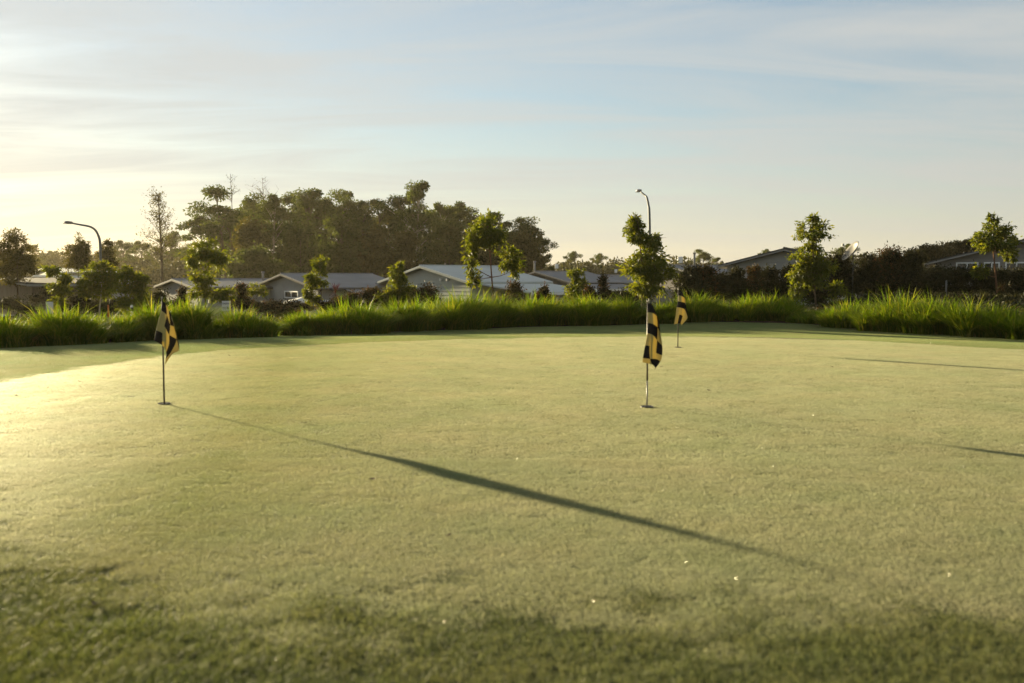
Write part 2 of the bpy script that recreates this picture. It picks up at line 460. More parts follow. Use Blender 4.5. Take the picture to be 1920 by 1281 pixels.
o = sheet('putting_green', GREEN, 0.0, M['green_soil'])
tag(o, 'flat putting green, dewy and pale in the low sun', 'putting green', kind='structure')
fr = [(p[0], p[1]) for p in BED_FRONT] + [(27, -3), (-24.5, -3)]
FX, FY = np.meshgrid(np.arange(-26, 29.01, 0.5), np.arange(-3, 33.01, 0.5))
fn = FX.shape[1]
ii = (np.arange(FX.shape[0] - 1)[:, None] * fn + np.arange(fn - 1)[None, :]).ravel()
cxf = FX.ravel()[ii] + 0.25; cyf = FY.ravel()[ii] + 0.25
ii = ii[inside(np.array(fr), cxf, cyf)]
o = link('fringe', np_mesh('fringe', np.stack([FX, FY, ground(FX, FY) - 0.004], -1).reshape(-1, 3), np.stack([ii, ii + 1, ii + fn + 1, ii + fn], -1), 4, True), None, [M['fringe_soil']])
tag(o, 'strip of longer grass round the putting green', 'lawn', kind='structure')
# mulch bed: a strip behind its front edge, following the ground
bf = np.array(BED_FRONT)
seg = []
for i in range(len(bf) - 1):
    for t in np.linspace(0, 1, 6, endpoint=False): seg.append(bf[i] * (1 - t) + bf[i + 1] * t)
seg.append(bf[-1]); seg = np.array(seg)
nrm = np.gradient(seg, axis=0); nrm = np.stack([-nrm[:, 1], nrm[:, 0]], -1); nrm /= np.linalg.norm(nrm, axis=1, keepdims=True)
nrm[nrm[:, 1] < 0] *= -1
mv = []
for k, off in enumerate(np.linspace(-0.12, 4.6, 9)):
    q = seg + nrm * off
    jag = 0.05 * np.sin(np.arange(len(q)) * 2.3) if k == 0 else 0
    mv.append(np.stack([q[:, 0], q[:, 1] + jag, ground(q[:, 0], q[:, 1]) + 0.014], -1))
mv = np.array(mv); rr, cc = mv.shape[:2]
ii = (np.arange(rr - 1)[:, None] * cc + np.arange(cc - 1)[None, :]).ravel()
o = link('planting_bed', np_mesh('planting_bed', mv.reshape(-1, 3), np.stack([ii, ii + 1, ii + cc + 1, ii + cc], -1), 4, True), None, [M['mulch']])
tag(o, 'brown mulch under the band of strappy grass', 'planting bed', kind='structure')

# road with kerbs, beyond the bed on the lower ground to the left
def strip(name, xs, y0, y1, lift, mat, thick=0.0):
    m = MB(); v = []
    for x in xs:
        for y in (y0, y1):
            v.append((x, y, gz(x, y) + lift))
    n = len(xs)
    f = [(2 * i, 2 * i + 2, 2 * i + 3, 2 * i + 1) for i in range(n - 1)]
    if thick:
        b = len(v); v += [(a, c, d - thick) for a, c, d in v]
        f += [(2 * i, b + 2 * i, b + 2 * i + 2, 2 * i + 2) for i in range(n - 1)]
    m.add(v, f)
    return m.build(name, mat)
rx = np.linspace(-60, 3, 22)
tag(strip('road', rx, 43.5, 49.8, 0.02, M['asphalt']), 'grey asphalt road on the lower ground behind the grass bed', 'road', kind='structure')
tag(strip('kerb', rx, 43.2, 43.5, 0.13, M['concrete'], 0.2), 'low concrete kerb along the road', 'kerb', kind='structure')

# ------------------------------------------------------------------ turf: blades standing on green and fringe (nobody could count them)
def turf_group():
    ng = bpy.data.node_groups.new('turf_scatter', 'GeometryNodeTree')
    ng.interface.new_socket('Geometry', in_out='INPUT', socket_type='NodeSocketGeometry')
    ng.interface.new_socket('Geometry', in_out='OUTPUT', socket_type='NodeSocketGeometry')
    n, l = ng.nodes, ng.links
    gi = n.new('NodeGroupInput'); go = n.new('NodeGroupOutput')
    def attr(name, typ):
        a = n.new('GeometryNodeInputNamedAttribute'); a.data_type = typ
        a.inputs['Name'].default_value = name
        return a.outputs['Attribute']
    sp = n.new('GeometryNodeSeparateGeometry'); sp.domain = 'POINT'
    l.new(gi.outputs[0], sp.inputs['Geometry']); l.new(attr('is_pt', 'BOOLEAN'), sp.inputs['Selection'])
    ins = n.new('GeometryNodeInstanceOnPoints')
    l.new(sp.outputs['Selection'], ins.inputs['Points']); l.new(sp.outputs['Inverted'], ins.inputs['Instance'])
    l.new(attr('rot', 'FLOAT_VECTOR'), ins.inputs['Rotation']); l.new(attr('scl', 'FLOAT_VECTOR'), ins.inputs['Scale'])
    l.new(ins.outputs[0], go.inputs[0])
    return ng
TURF_NG = turf_group()

def blade_tile(n, half, h0, h1, w, lean, clump, seed):
    r = np.random.default_rng(seed)
    # uneven: blades gather in small clumps of different height
    nc = max(3, int(n / clump))
    cx = r.uniform(-half, half, (nc, 2)); ch = r.uniform(0.6, 1.25, nc); cl = r.normal(0, lean, (nc, 2))
    k = r.integers(0, nc, n)
    b = cx[k] + r.normal(0, half * 0.07, (n, 2))
    uni = r.random(n) < 0.45
    b[uni] = r.uniform(-half, half, (uni.sum(), 2))
    h = r.uniform(h0, h1, n) * ch[k]
    tip = b + (cl[k] + r.normal(0, lean, (n, 2))) * h[:, None]
    th = r.uniform(0, np.pi, n); wx = np.stack([np.cos(th), np.sin(th)], -1) * (w * r.uniform(0.6, 1.2, n))[:, None] / 2
    z0 = np.zeros(n)
    v = np.stack([np.c_[b - wx, z0], np.c_[b + wx, z0], np.c_[tip, h]], 1).reshape(-1, 3)
    f = np.arange(n * 3).reshape(-1, 3)
    return v, f

def turf(name, label, tile, pts, scl, mat):
    v, f = tile
    n = len(pts)
    me = np_mesh(name, np.vstack([v, pts]), f, 3)
    isp = np.zeros(len(v) + n, bool); isp[len(v):] = True
    a = me.attributes.new('is_pt', 'BOOLEAN', 'POINT'); a.data.foreach_set('value', isp)
    rot = np.zeros((len(v) + n, 3), np.float32); rot[len(v):, 2] = rng.integers(0, 4, n) * (np.pi / 2)
    a = me.attributes.new('rot', 'FLOAT_VECTOR', 'POINT'); a.data.foreach_set('vector', rot.ravel())
    s = np.ones((len(v) + n, 3), np.float32); s[len(v):] = scl
    a = me.attributes.new('scl', 'FLOAT_VECTOR', 'POINT'); a.data.foreach_set('vector', s.ravel())
    o = link(name, me, None, [mat])
    md = o.modifiers.new('scatter', 'NODES'); md.node_group = TURF_NG
    tag(o, label, 'grass', kind='stuff')
    return o

def edge_dist(poly, x, y):
    """distance to the outline of the green"""
    d = np.full(x.shape, 1e9)
    for i in range(len(poly)):
        p = poly[i - 1]; q = poly[i]; e = q - p
        t = np.clip(((x - p[0]) * e[0] + (y - p[1]) * e[1]) / (e @ e + 1e-9), 0, 1)
        d = np.minimum(d, np.hypot(x - p[0] - e[0] * t, y - p[1] - e[1] * t))
    return d
front_poly = np.array(fr)
def swell(x, y):
    return 0.5 + 0.25 * np.sin(x * 1.9 + 1.3 * np.sin(y * 0.8)) + 0.25 * np.sin(y * 2.7 + 1.1 * np.sin(x * 1.3))
def round_patch(n, rad, h0, h1, w, lean, clump_, seed):
    """the same blades, thinning out towards the rim of a round patch"""
    v, f = blade_tile(n, rad, h0, h1, w, lean, clump_, seed)
    c = v.reshape(-1, 3, 3)[:, 0, :2]
    r2 = np.hypot(c[:, 0], c[:, 1]) / rad
    keep = np.random.default_rng(seed).random(len(c)) > sstep(0.45, 1.0, r2)
    v = v.reshape(-1, 3, 3)[keep].reshape(-1, 3)
    return v, np.arange(len(v)).reshape(-1, 3)
def put(name, label, tile, x, y, z0, zs, mat, spin):
    n = len(x)
    o = turf(name, label, tile, np.stack([x, y, ground(x, y) + z0], -1), np.stack([np.ones(n), np.ones(n), zs], -1), mat)
    if spin:
        at = o.data.attributes['rot']; nv = len(o.data.vertices)
        rot = np.zeros((nv, 3), np.float32); rot[nv - n:, 2] = rng.uniform(0, 2 * np.pi, n)
        at.data.foreach_set('vector', rot.ravel())
    return o
SPLIT = 6.5
X, Y = np.meshgrid(np.arange(-22, 24, 0.18), np.arange(SPLIT, 31, 0.18)); X = X.ravel(); Y = Y.ravel()
X = X + rng.uniform(-.07, .07, X.size); Y = Y + rng.uniform(-.07, .07, Y.size)
k = np.abs(X) < 0.60 * Y + 1.6; X, Y = X[k], Y[k]
ins = inside(GREEN, X, Y); inb = inside(front_poly, X, Y)
put('green_turf', 'short mown turf of the putting green, pale with dew', round_patch(3900, 0.22, 0.005, 0.010, 0.0026, 0.7, 22, 1),
    X[ins], Y[ins], 0.0, 0.85 + 0.3 * swell(X[ins], Y[ins]), M['turf'], True)
k = (~ins) & inb
put('collar_turf', 'green dewy collar of grass along the far edge of the green', round_patch(2400, 0.20, 0.011, 0.021, 0.0036, 0.6, 18, 3),
    X[k], Y[k], -0.004, 0.75 + 0.4 * swell(X[k], Y[k]), M['collar'], True)
# near part, patch by patch, the two grasses mixing raggedly along the edge of the green
ST = 0.115
X, Y = np.meshgrid(np.arange(-7, 7, ST), np.arange(1.7, SPLIT + 0.05, ST)); X = X.ravel(); Y = Y.ravel()
X = X + rng.uniform(-.4 * ST, .4 * ST, X.size); Y = Y + rng.uniform(-.4 * ST, .4 * ST, Y.size)
k = np.abs(X) < 0.60 * Y + 1.2; X, Y = X[k], Y[k]
ed = edge_dist(GREEN, X, Y) * np.where(inside(GREEN, X, Y), -1, 1)          # metres outside the green
wob = 0.12 * np.sin(X * 1.7 + 1.1 * np.sin(Y * 1.7)) + 0.07 * np.sin(X * 4.3 + Y * 2.6) + rng.normal(0, 0.17, X.size)
lng = sstep(-0.18, 0.62, ed + wob)                                            # how much of the long grass
is_f = rng.random(X.size) < lng
g_ = ~is_f
put('near_green_turf', 'short mown turf of the green in the foreground, pale with dew', round_patch(3000, 0.14, 0.005, 0.010, 0.0025, 0.7, 20, 5),
    X[g_], Y[g_], 0.0, 0.85 + 0.3 * swell(X[g_], Y[g_]) + 0.5 * lng[g_], M['turf'], True)
f_ = is_f | (lng > 0.35)
put('fringe_turf', 'longer darker grass on the near fringe of the green', round_patch(1500, 0.14, 0.011, 0.026, 0.0032, 0.65, 16, 2),
    X[f_], Y[f_], -0.004, (0.7 + 0.5 * swell(X[f_] * 1.7, Y[f_] * 1.7)) * (0.42 + 0.58 * lng[f_]), M['fringe'], True)

# metal facets added for dew glints, each turned its own way; the few that face right catch the sun
facet = (np.array([(0, -1, 0), (0.55, 0, 0.12), (0, 1, 0), (-0.55, 0, 0.12)]), np.array([[0, 1, 2], [0, 2, 3]]))
dx = rng.uniform(-12, 12, 200000); dy = 2.6 + 18.5 * rng.random(200000)
k = inside(front_poly, dx, dy) & (np.abs(dx) < 0.58 * dy + 0.6) & (rng.random(200000) < 0.75)
dx, dy = dx[k], dy[k]; n = len(dx)
dm, dnt, dout = new_mat('dew')  # mirror-like metal for the added glint facets
db = dnt.nodes.new('ShaderNodeBsdfPrincipled'); db.inputs['Base Color'].default_value = (0.85, 0.85, 0.80, 1)
db.inputs['Roughness'].default_value = 0.20; db.inputs['Metallic'].default_value = 0.85
dnt.links.new(db.outputs[0], dout.inputs['Surface'])
o = put('glint_facets', 'small mirror facets added over the turf for dew glints', facet, dx, dy, 0.0, np.ones(n), dm, False)
nv = len(o.data.vertices)
rot = np.zeros((nv, 3), np.float32); rot[nv - n:] = rng.uniform(-np.pi, np.pi, (n, 3)); o.data.attributes['rot'].data.foreach_set('vector', rot.ravel())
sc_ = np.ones((nv, 3), np.float32); sc_[nv - n:] = rng.uniform(0.0006, 0.0019, n)[:, None]; o.data.attributes['scl'].data.foreach_set('vector', sc_.ravel())
for i_ in range(nv - n, nv):
    o.data.vertices[i_].co.z += 0.010
o['category'] = 'dew'
# small fallen leaves
M['litter'] = simple_mat('dead_leaf', (0.050, 0.032, 0.018), (0.09, 0.06, 0.032), 20.0, 0.8, 0.1)
lf = py_mesh('fallen_leaf', [(0, -1, .25), (.42, -.2, .05), (.40, .4, .1), (0, 1, .35), (-.40, .4, .12), (-.42, -.2, .02), (0, 0, 0)],
             [(0, 1, 6), (1, 2, 6), (2, 3, 6), (3, 4, 6), (4, 5, 6), (5, 0, 6)])
lf.materials.append(M['litter'])
for i, (px, py) in enumerate([(90, 730), (30, 745), (330, 672), (430, 668), (150, 718), (575, 797), (1090, 833), (1105, 834), (700, 905), (1480, 700), (1240, 690), (840, 1015), (180, 1150), (1560, 690), (250, 690), (1330, 735)]):
    d = 1.2 * F / (py - 525.0); q = P(px, py, d)
    ob = bpy.data.objects.new('fallen_leaf', lf); COL.objects.link(ob)
    ob.location = (q[0], q[1], 0.013); sz = random.uniform(0.018, 0.04); ob.scale = (sz, sz, sz * 0.8)
    ob.rotation_euler = (random.uniform(-.3, .3), random.uniform(-.3, .3), random.uniform(0, 6.3))
    tag(ob, 'small dark fallen leaf lying on the dewy turf', 'leaf', 'fallen leaves on the green')

# ------------------------------------------------------------------ flags on the green
def catmull_net(net, sub):
    """net[row][col] -> finely sampled grid"""
    net = np.array(net, float)
    def along(a, sub):
        n = a.shape[0]; out = []
        for i in range(n - 1):
            p0 = a[max(i - 1, 0)]; p1 = a[i]; p2 = a[i + 1]; p3 = a[min(i + 2, n - 1)]
            for t in np.linspace(0, 1, sub, endpoint=False):
                out.append(0.5 * ((2 * p1) + (-p0 + p2) * t + (2 * p0 - 5 * p1 + 4 * p2 - p3) * t * t + (-p0 + 3 * p1 - 3 * p2 + p3) * t ** 3))
        out.append(a[-1]); return np.array(out)
    a = along(net, sub)
    return np.swapaxes(along(np.swapaxes(a, 0, 1), sub), 0, 1)

def flagstick(label, px, base_y, net, colours, ppm, two_tone):
    d = 1.2 * F / (base_y - 525.0)
    base = P(px, base_y, d); x0, y0 = base[0], base[1]
    root = empty('golf_flag', (x0, y0, 0))
    tag(root, label, 'golf flag', 'checkered flags on the putting green')
    top = (base_y - (net[0][0][1] - 1.5)) / ppm
    if two_tone:
        MB().tube([(0, 0, -0.05), (0, 0, 0.25)], 0.0075, 10).build('ferrule', M['pole_pale'], root, True)
        MB().tube([(0, 0, 0.252), (0, 0, top)], [0.0085, 0.0075], 10).build('pole', M['pole_dark'], root, True)
    else:
        MB().tube([(0, 0, -0.05), (0, 0, top)], [0.009, 0.0075], 10).build('pole', M['pole_dark'], root, True)
    MB().tube([(0, 0, top), (0, 0, top + 0.012), (0, 0, top + 0.018)], [0.010, 0.010, 0.004], 10).build('pole_cap', M['pole_pale'], root, True)
    g = [[((q[0]) / ppm, q[2], (base_y - q[1]) / ppm) for q in col] for col in net]       # net given column by column
    g = np.swapaxes(np.array(g), 0, 1)                                                    # rows x cols
    sub = 7
    s = catmull_net(g, sub)
    R, Cc = s.shape[:2]
    ii = (np.arange(R - 1)[:, None] * Cc + np.arange(Cc - 1)[None, :]).ravel()
    faces = np.stack([ii, ii + 1, ii + Cc + 1, ii + Cc], -1)
    mi = [0 if colours[r // sub][c // sub] == 'D' else 1 for r in range(R - 1) for c in range(Cc - 1)]
    o = link('flag', np_mesh('flag', s.reshape(-1, 3), faces, 4, True, mi), root, [M['flag_black'], M['flag_yellow']])
    md = o.modifiers.new('cloth', 'SOLIDIFY'); md.thickness = 0.0015
    # shallow cup on the turf; its black floor stands for the hole's shade
    m = MB(); n = 28
    ring = [(math.cos(2 * math.pi * i / n), math.sin(2 * math.pi * i / n)) for i in range(n)]
    v = [(a * 0.062, b * 0.062, 0.0) for a, b in ring] + [(a * 0.060, b * 0.060, 0.0135) for a, b in ring] + [(a * 0.054, b * 0.054, 0.0135) for a, b in ring] + [(a * 0.053, b * 0.053, 0.0105) for a, b in ring]
    f = []
    for L in range(3):
        for i in range(n): f.append((L * n + i, L * n + (i + 1) % n, (L + 1) * n + (i + 1) % n, (L + 1) * n + i))
    f.append(tuple(3 * n + i for i in range(n)))
    m.add(v, f)
    cup = m.build('hole_cup', M['cup'], None, False, (x0, y0, 0))
    return cup

LEFT_NET = [  # columns from the pole outwards: (px from the pole, photo y, depth m)
    [(0, 553, -.008), (0, 572, -.010), (0, 592, -.012), (0, 612, -.012), (0, 634, -.010)],
    [(3, 555, -.020), (1, 575, -.030), (-5, 596, -.040), (-9, 613, -.048), (-13, 633, -.045)],
    [(9, 563, -.022), (11, 584, -.034), (7, 605, -.050), (4, 619, -.060), (2, 642, -.050)],
    [(13, 574, -.010), (16, 602, -.020), (15, 622, -.030), (14, 640, -.030), (8, 656, -.030)],
    [(16, 583, .015), (22, 607, .010), (27, 632, -.005), (17, 655, -.010), (6, 670, -.020)],
    [(18, 590, -.005), (27, 613, -.020), (34, 650, -.035), (20, 660, -.030), (5, 681, -.025)]]
LEFT_COL = ['DDDYD', 'YYYYD', 'DYDDY', 'YDDDY'][:4]
LEFT_COL = ['DDYDY', 'YYDYD', 'DYYDY', 'YDYDY']
cup = flagstick('black and yellow checkered flag hanging limp on the leftmost pole', 308, 759, LEFT_NET, LEFT_COL, 203.0, False)
tag(cup, 'dark cup at the foot of the leftmost flag pole', 'hole', 'cups of the putting green')
MID_NET = [
    [(0, 565, -.008), (0, 583, -.010), (0, 603, -.010), (-1, 622, -.012), (-5, 646, -.018), (-9, 670, -.020), (-10, 678, -.022)],
    [(6, 566, -.024), (8, 584, -.036), (9, 605, -.042), (9, 626, -.046), (3, 647, -.044), (4, 671, -.040), (8, 682, -.036)],
    [(11, 574, -.002), (17, 590, -.004), (19, 612, -.006), (18, 636, -.012), (16, 660, -.020), (17, 672, -.024), (14, 688, -.026)],
    [(13, 580, -.024), (20, 597, -.034), (23, 620, -.042), (27, 646, -.044), (27, 664, -.040), (24, 676, -.036), (13, 692, -.030)]]
MID_COL = ['DDD', 'YYD', 'DDY', 'YYD', 'DYY', 'YDD']
cup = flagstick('black and yellow banded flag hanging limp on the pole right of centre', 1213, 765, MID_NET, MID_COL, 203.0, True)
tag(cup, 'dark cup at the foot of the flag pole right of centre', 'hole', 'cups of the putting green')
FAR_NET = [
    [(0, 543, -.01), (0, 553, -.01), (-1, 564, -.015), (-3, 575, -.02), (-5, 590, -.03), (-8, 608, -.03)],
    [(4, 544, -.03), (5, 554, -.04), (4, 565, -.05), (3, 576, -.055), (1, 589, -.06), (-2, 606, -.05)],
    [(8, 549, -.005), (11, 557, -.01), (12, 567, -.01), (12, 580, -.015), (8, 592, -.03), (4, 606, -.03)],
    [(9, 552, -.03), (13, 560, -.04), (14, 572, -.05), (17, 593, -.06), (13, 601, -.05), (6, 609, -.04)]]
cup = flagstick('small black and yellow flag on the farthest pole near the grass bed', 1271, 652, FAR_NET, ['DDD', 'YYY', 'DDD', 'YYY', 'YDY'], 107.0, False)
tag(cup, 'dark cup at the foot of the farthest flag pole', 'hole', 'cups of the putting green')

# ------------------------------------------------------------------ plants
def leaf_quads(c, d, ln, wd, r, fold=0.35):
    """leaves as folded diamonds: base c, direction d, arrays"""
    n = len(c)
    d = d / (np.linalg.norm(d, axis=1, keepdims=True) + 1e-9)
    ref = r.normal(0, 1, (n, 3)); ref[:, 2] += 0.4
    s = np.cross(d, ref); s /= np.linalg.norm(s, axis=1, keepdims=True) + 1e-9
    u = np.cross(s, d)
    ln = ln[:, None]; wd = wd[:, None]
    mid = c + d * ln * 0.45
    p0 = c; p2 = c + d * ln - u * ln * 0.12
    p1 = mid + s * wd * 0.5 + u * wd * fold * 0.5
    p3 = mid - s * wd * 0.5 + u * wd * fold * 0.5
    v = np.stack([p0, p1, p2, p3], 1).reshape(-1, 3)
    b = np.arange(n) * 4
    f = np.stack([np.stack([b, b + 1, b + 2], -1), np.stack([b, b + 2, b + 3], -1)], 1).reshape(-1, 3)
    return v, f

def crown_points(blobs, n, r, clusters=14, spread=0.30, droop=0.5, shell=0.45):
    """leaf bases and directions, gathered in clusters spread through ellipsoids (centre, radii)"""
    vol = np.array([b[1][0] * b[1][2] for b in blobs]) ; vol = vol / vol.sum()
    C, D = [], []
    for (c, rad), w in zip(blobs, vol):
        c = np.array(c); rad = np.array(rad)
        m = max(12, int(n * w))
        nc = max(4, int(clusters * (0.5 + w * len(blobs) * 0.5)))
        q = r.normal(0, 1, (nc, 3)); q /= np.linalg.norm(q, axis=1, keepdims=True)
        q *= (r.random((nc, 1)) ** shell)
        k = r.integers(0, nc, m)
        size = r.uniform(0.6, 1.4, nc)[k][:, None]
        pts = q[k] * 0.86 + r.normal(0, spread * 0.72, (m, 3)) * size
        out = pts / (np.linalg.norm(pts, axis=1, keepdims=True) + 1e-6)
        C.append(c + pts * rad)
        D.append(out * 0.7 + r.normal(0, 0.6, (m, 3)) + np.array([0, 0, -droop]))
    return np.vstack(C), np.vstack(D)

def curve_pts(a, b, bend, n=6):
    a = np.array(a, float); b = np.array(b, float); bend = np.array(bend, float)
    return [a * (1 - t) + b * t + bend * math.sin(math.pi * t) for t in np.linspace(0, 1, n)]

def blob_tree(name, label, cat, trunk_px, blobs_px, d, n, leaf, mat, bark, r_base=0.04, seed=0, group=None, droop=0.5,
              clusters=14, spread=0.30, aspect=0.34, flat=1.0, base_z=None, crown='crown', shell=0.45, core=0.0):
    """tree or shrub; outline taken from pixels, then given its own distance, size and depth"""
    r = np.random.default_rng(1000 + seed)
    ppm = F / d
    tp = [P(x, y, d) for x, y in trunk_px]
    bx, by = tp[0][0], tp[0][1]
    bz = gz(bx, by) if base_z is None else base_z
    base = np.array([bx, by, bz - 0.05])
    pts = [base] + [t for t in tp if t[2] > bz + 0.05]
    # slight bends out of the picture plane
    pts = [p + np.array([0, r.normal(0, 0.03 * min(i, 3)), 0]) for i, p in enumerate(pts)]
    root = empty(name, (bx, by, bz))
    tag(root, label, cat, group)
    loc = np.array([bx, by, bz])
    m = MB()
    rad = [r_base * (1 - 0.75 * i / max(1, len(pts) - 1)) for i in range(len(pts))]
    m.tube([p - loc for p in pts], rad, 7)
    blobs = []
    for (x, y, rx, ry) in blobs_px:
        dy = r.normal(0, 0.35) * rx / ppm
        c = P(x, y, d + dy)
        blobs.append((c, (rx / ppm, max(rx, 0.75 * ry) / ppm * 0.95, ry / ppm)))
        # a limb from the trunk into this part of the crown
        t0 = min(pts, key=lambda p: np.linalg.norm((p + np.array([0, 0, 0.25 * ry / ppm])) - c))
        if np.linalg.norm(t0 - c) > 0.15:
            m.tube([p - loc for p in curve_pts(t0, c, (0, 0, -0.06 * np.linalg.norm(c - t0)))], [r_base * 0.42 * (1 - 0.75 * i / 5) for i in range(6)], 5)
        for j in range(5):
            e = c + r.normal(0, 0.55, 3) * np.array([rx, rx, ry]) / ppm
            m.tube([p - loc for p in curve_pts(c if np.linalg.norm(t0 - c) > 0.15 else t0, e, r.normal(0, 0.03, 3), 4)], [r_base * 0.2, r_base * 0.16, r_base * 0.12, r_base * 0.06], 4)
    m.build('trunk', bark, root, True)
    C, D = crown_points(blobs, int(n * (2.0 if core else 1.55)), r, int(clusters * (1.6 if core else 1.25)), spread * (1.0 if core else 0.78), droop, shell)
    ok = C[:, 2] > bz + 0.03
    C, D = C[ok], D[ok]
    ln = leaf * r.uniform(0.6, 1.35, len(C))
    v, f = leaf_quads(C - loc, D, ln, ln * aspect, r)
    link(crown, np_mesh(crown, v, f, 3), root, [mat])
    if core:     # near-black lump filling a dense bush, stands for its twigs and inner shade
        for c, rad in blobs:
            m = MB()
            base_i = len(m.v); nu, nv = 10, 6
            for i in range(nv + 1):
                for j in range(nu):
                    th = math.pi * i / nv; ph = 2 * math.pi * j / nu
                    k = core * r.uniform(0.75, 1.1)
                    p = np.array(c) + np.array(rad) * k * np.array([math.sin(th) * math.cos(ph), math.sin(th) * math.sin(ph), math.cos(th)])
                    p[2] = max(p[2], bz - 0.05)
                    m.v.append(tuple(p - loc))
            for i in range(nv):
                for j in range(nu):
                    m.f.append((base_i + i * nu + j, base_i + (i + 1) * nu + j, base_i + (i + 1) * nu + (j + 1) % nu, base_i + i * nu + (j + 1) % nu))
            m.build('shade_core', M['twigs'], root)
    return root

# strappy grass: one mound after another along the bed
def clump(label, px, base_y, top_y, hw, seed, n=1500, group='strappy grass mounds along the bed', dshift=0.0, mat=None, name='strappy_grass'):
    r = np.random.default_rng(3000 + seed)
    d = 1.35 * F / (base_y - 525.0) + 0.45 + dshift
    ppm = F / d
    c = P(px, base_y, d); x0, y0 = c[0], c[1]; z0 = gz(x0, y0)
    H = (P(px, top_y, d)[2] - z0)
    R = hw / ppm
    root = empty(name, (x0, y0, z0)); tag(root, label, 'grass', group)
    # tufts inside the mound
    nt = max(12, int(R * R * 44))
    ang = r.uniform(0, 2 * np.pi, nt); rr = np.sqrt(r.random(nt))
    tx = np.cos(ang) * rr * R * 0.92; ty = np.sin(ang) * rr * max(0.55, R * 0.8)
    th = (1 - 0.58 * rr ** 1.7) * r.uniform(0.78, 1.12, nt)
    k = r.integers(0, nt, n)
    b = np.stack([tx[k] + r.normal(0, 0.07, n), ty[k] + r.normal(0, 0.07, n), np.zeros(n)], -1)
    L = (1.16 if px < 700 else 1.27) * H * th[k] * np.clip(r.normal(0.86, 0.17, n), 0.4, 1.25)
    a = r.uniform(0, 2 * np.pi, n)
    out = np.stack([np.cos(a), np.sin(a), np.zeros(n)], -1)
    out[:, :2] += 0.55 * np.stack([tx[k] / R, ty[k] / max(0.5, R)], -1)
    lean = np.abs(r.normal(0.16, 0.16, n))
    curl = np.abs(r.normal(0.46, 0.28, n))
    ts = np.array([0, 0.36, 0.70, 1.0])
    w = r.uniform(0.012, 0.032, n)
    side = np.stack([-np.sin(a + r.normal(0, .5, n)), np.cos(a), np.zeros(n)], -1)
    side /= np.linalg.norm(side, axis=1, keepdims=True)
    rows = []
    for t, wf in zip(ts, (0.8, 1.0, 0.75, 0.0)):
        p = b + out * (L * (lean * t + curl * t ** 2.6))[:, None]
        p[:, 2] += L * (t - 0.30 * np.minimum(curl * 1.6, 1.0) * t ** 3)
        rows.append((p - side * (w * wf * 0.5)[:, None], p + side * (w * wf * 0.5)[:, None]))
    v = np.stack([rows[0][0], rows[0][1], rows[1][0], rows[1][1], rows[2][0], rows[2][1], rows[3][0]], 1).reshape(-1, 3)
    q = np.arange(n) * 7
    f = np.concatenate([np.stack(t, -1) for t in ((q, q + 1, q + 3), (q, q + 3, q + 2), (q + 2, q + 3, q + 5), (q + 2, q + 5, q + 4), (q + 4, q + 5, q + 6))])
    link('leaves', np_mesh('leaves', v, f, 3), root, [mat or M['strap']])
    m = MB(); m.tube([(0, 0, -0.03), (0, 0, 0.10)], [0.10, 0.05], 7).build('crown_base', M['bark'], root, True)
    return root

CLUMPS = [
    (15, 661, 594, 55, 'low yellowish grass mound at the left edge before the parked car'),
    (112, 655, 578, 78, 'broad dark-based grass mound under the blank white sign'),
    (205, 648, 588, 60, 'grass mound at the foot of the orange stake'),
    (288, 643, 575, 45, 'grass mound just left of the leftmost flag cloth'),
    (352, 640, 562, 58, 'tall grass mound just right of the leftmost flag cloth'),
    (455, 636, 578, 62, 'rounded grass mound right below the small lettered sign'),
    (575, 631, 585, 48, 'low grass mound in front of the patio umbrella'),
    (660, 628, 562, 78, 'wide grass mound in front of the red cordyline'),
    (765, 623, 565, 50, 'grass mound in front of the conical shrub by the pale house'),
    (850, 618, 549, 72, 'tallest grass mound, left of the slim tree with three leaf masses'),
    (918, 614, 552, 50, 'grass mound around the stem of the tree with three leaf masses'),
    (1012, 612, 556, 50, 'grass mound in front of the carport eave'),
    (1098, 611, 553, 52, 'grass mound right in front of the grey roofed house behind the short shrubs'),
    (1178, 610, 560, 42, 'grass mound behind the flag right of centre'),
    (1240, 610, 566, 36, 'small grass mound between the two flags on the right'),
    (1300, 609, 552, 52, 'grass mound just right of the farthest flag'),
    (1390, 608, 560, 55, 'grass mound in front of the left part of the dark hedge'),
    (1452, 608, 548, 50, 'tall grass mound left of the pyramidal young tree'),
    (1535, 612, 583, 50, 'short grass mound at the foot of the pyramidal young tree'),
    (1605, 617, 568, 52, 'grass mound below the satellite dish'),
    (1685, 623, 558, 62, 'grass mound in front of the tall part of the dark hedge'),
    (1760, 628, 562, 55, 'dark grass mound in front of the clipped hedge end'),
    (1835, 633, 570, 58, 'dark grass mound near the tree at the right edge'),
    (1905, 637, 584, 55, 'low dark grass mound at the right edge'),
]
for i, (px, by, ty, hw, lab) in enumerate(CLUMPS):
    clump(lab, px, by, ty, hw * (1.0 if px < 1480 else 1.18), i, n=int((1500 + 46 * hw) * (1 if px < 1480 else 1.35)))
# a second row behind, filling the gaps
for i, (px, by, ty, hw) in enumerate([(60, 640, 596, 60), (160, 634, 592, 60), (245, 632, 592, 50), (402, 628, 597, 44), (615, 620, 580, 60),
                                      (715, 616, 580, 50), (800, 613, 566, 50), (965, 607, 568, 45), (1060, 606, 566, 50), (1140, 605, 568, 45),
                                      (1265, 604, 566, 45), (1345, 603, 572, 50), (1495, 604, 580, 40), (1570, 607, 580, 50), (1650, 612, 572, 50), (1725, 616, 574, 50), (1795, 620, 576, 50), (1875, 624, 586, 55)]):
    clump('shorter strappy grass tuft in the back row of the bed', px, by, ty, hw, 100 + i, n=2200, group='back row of grass tufts')

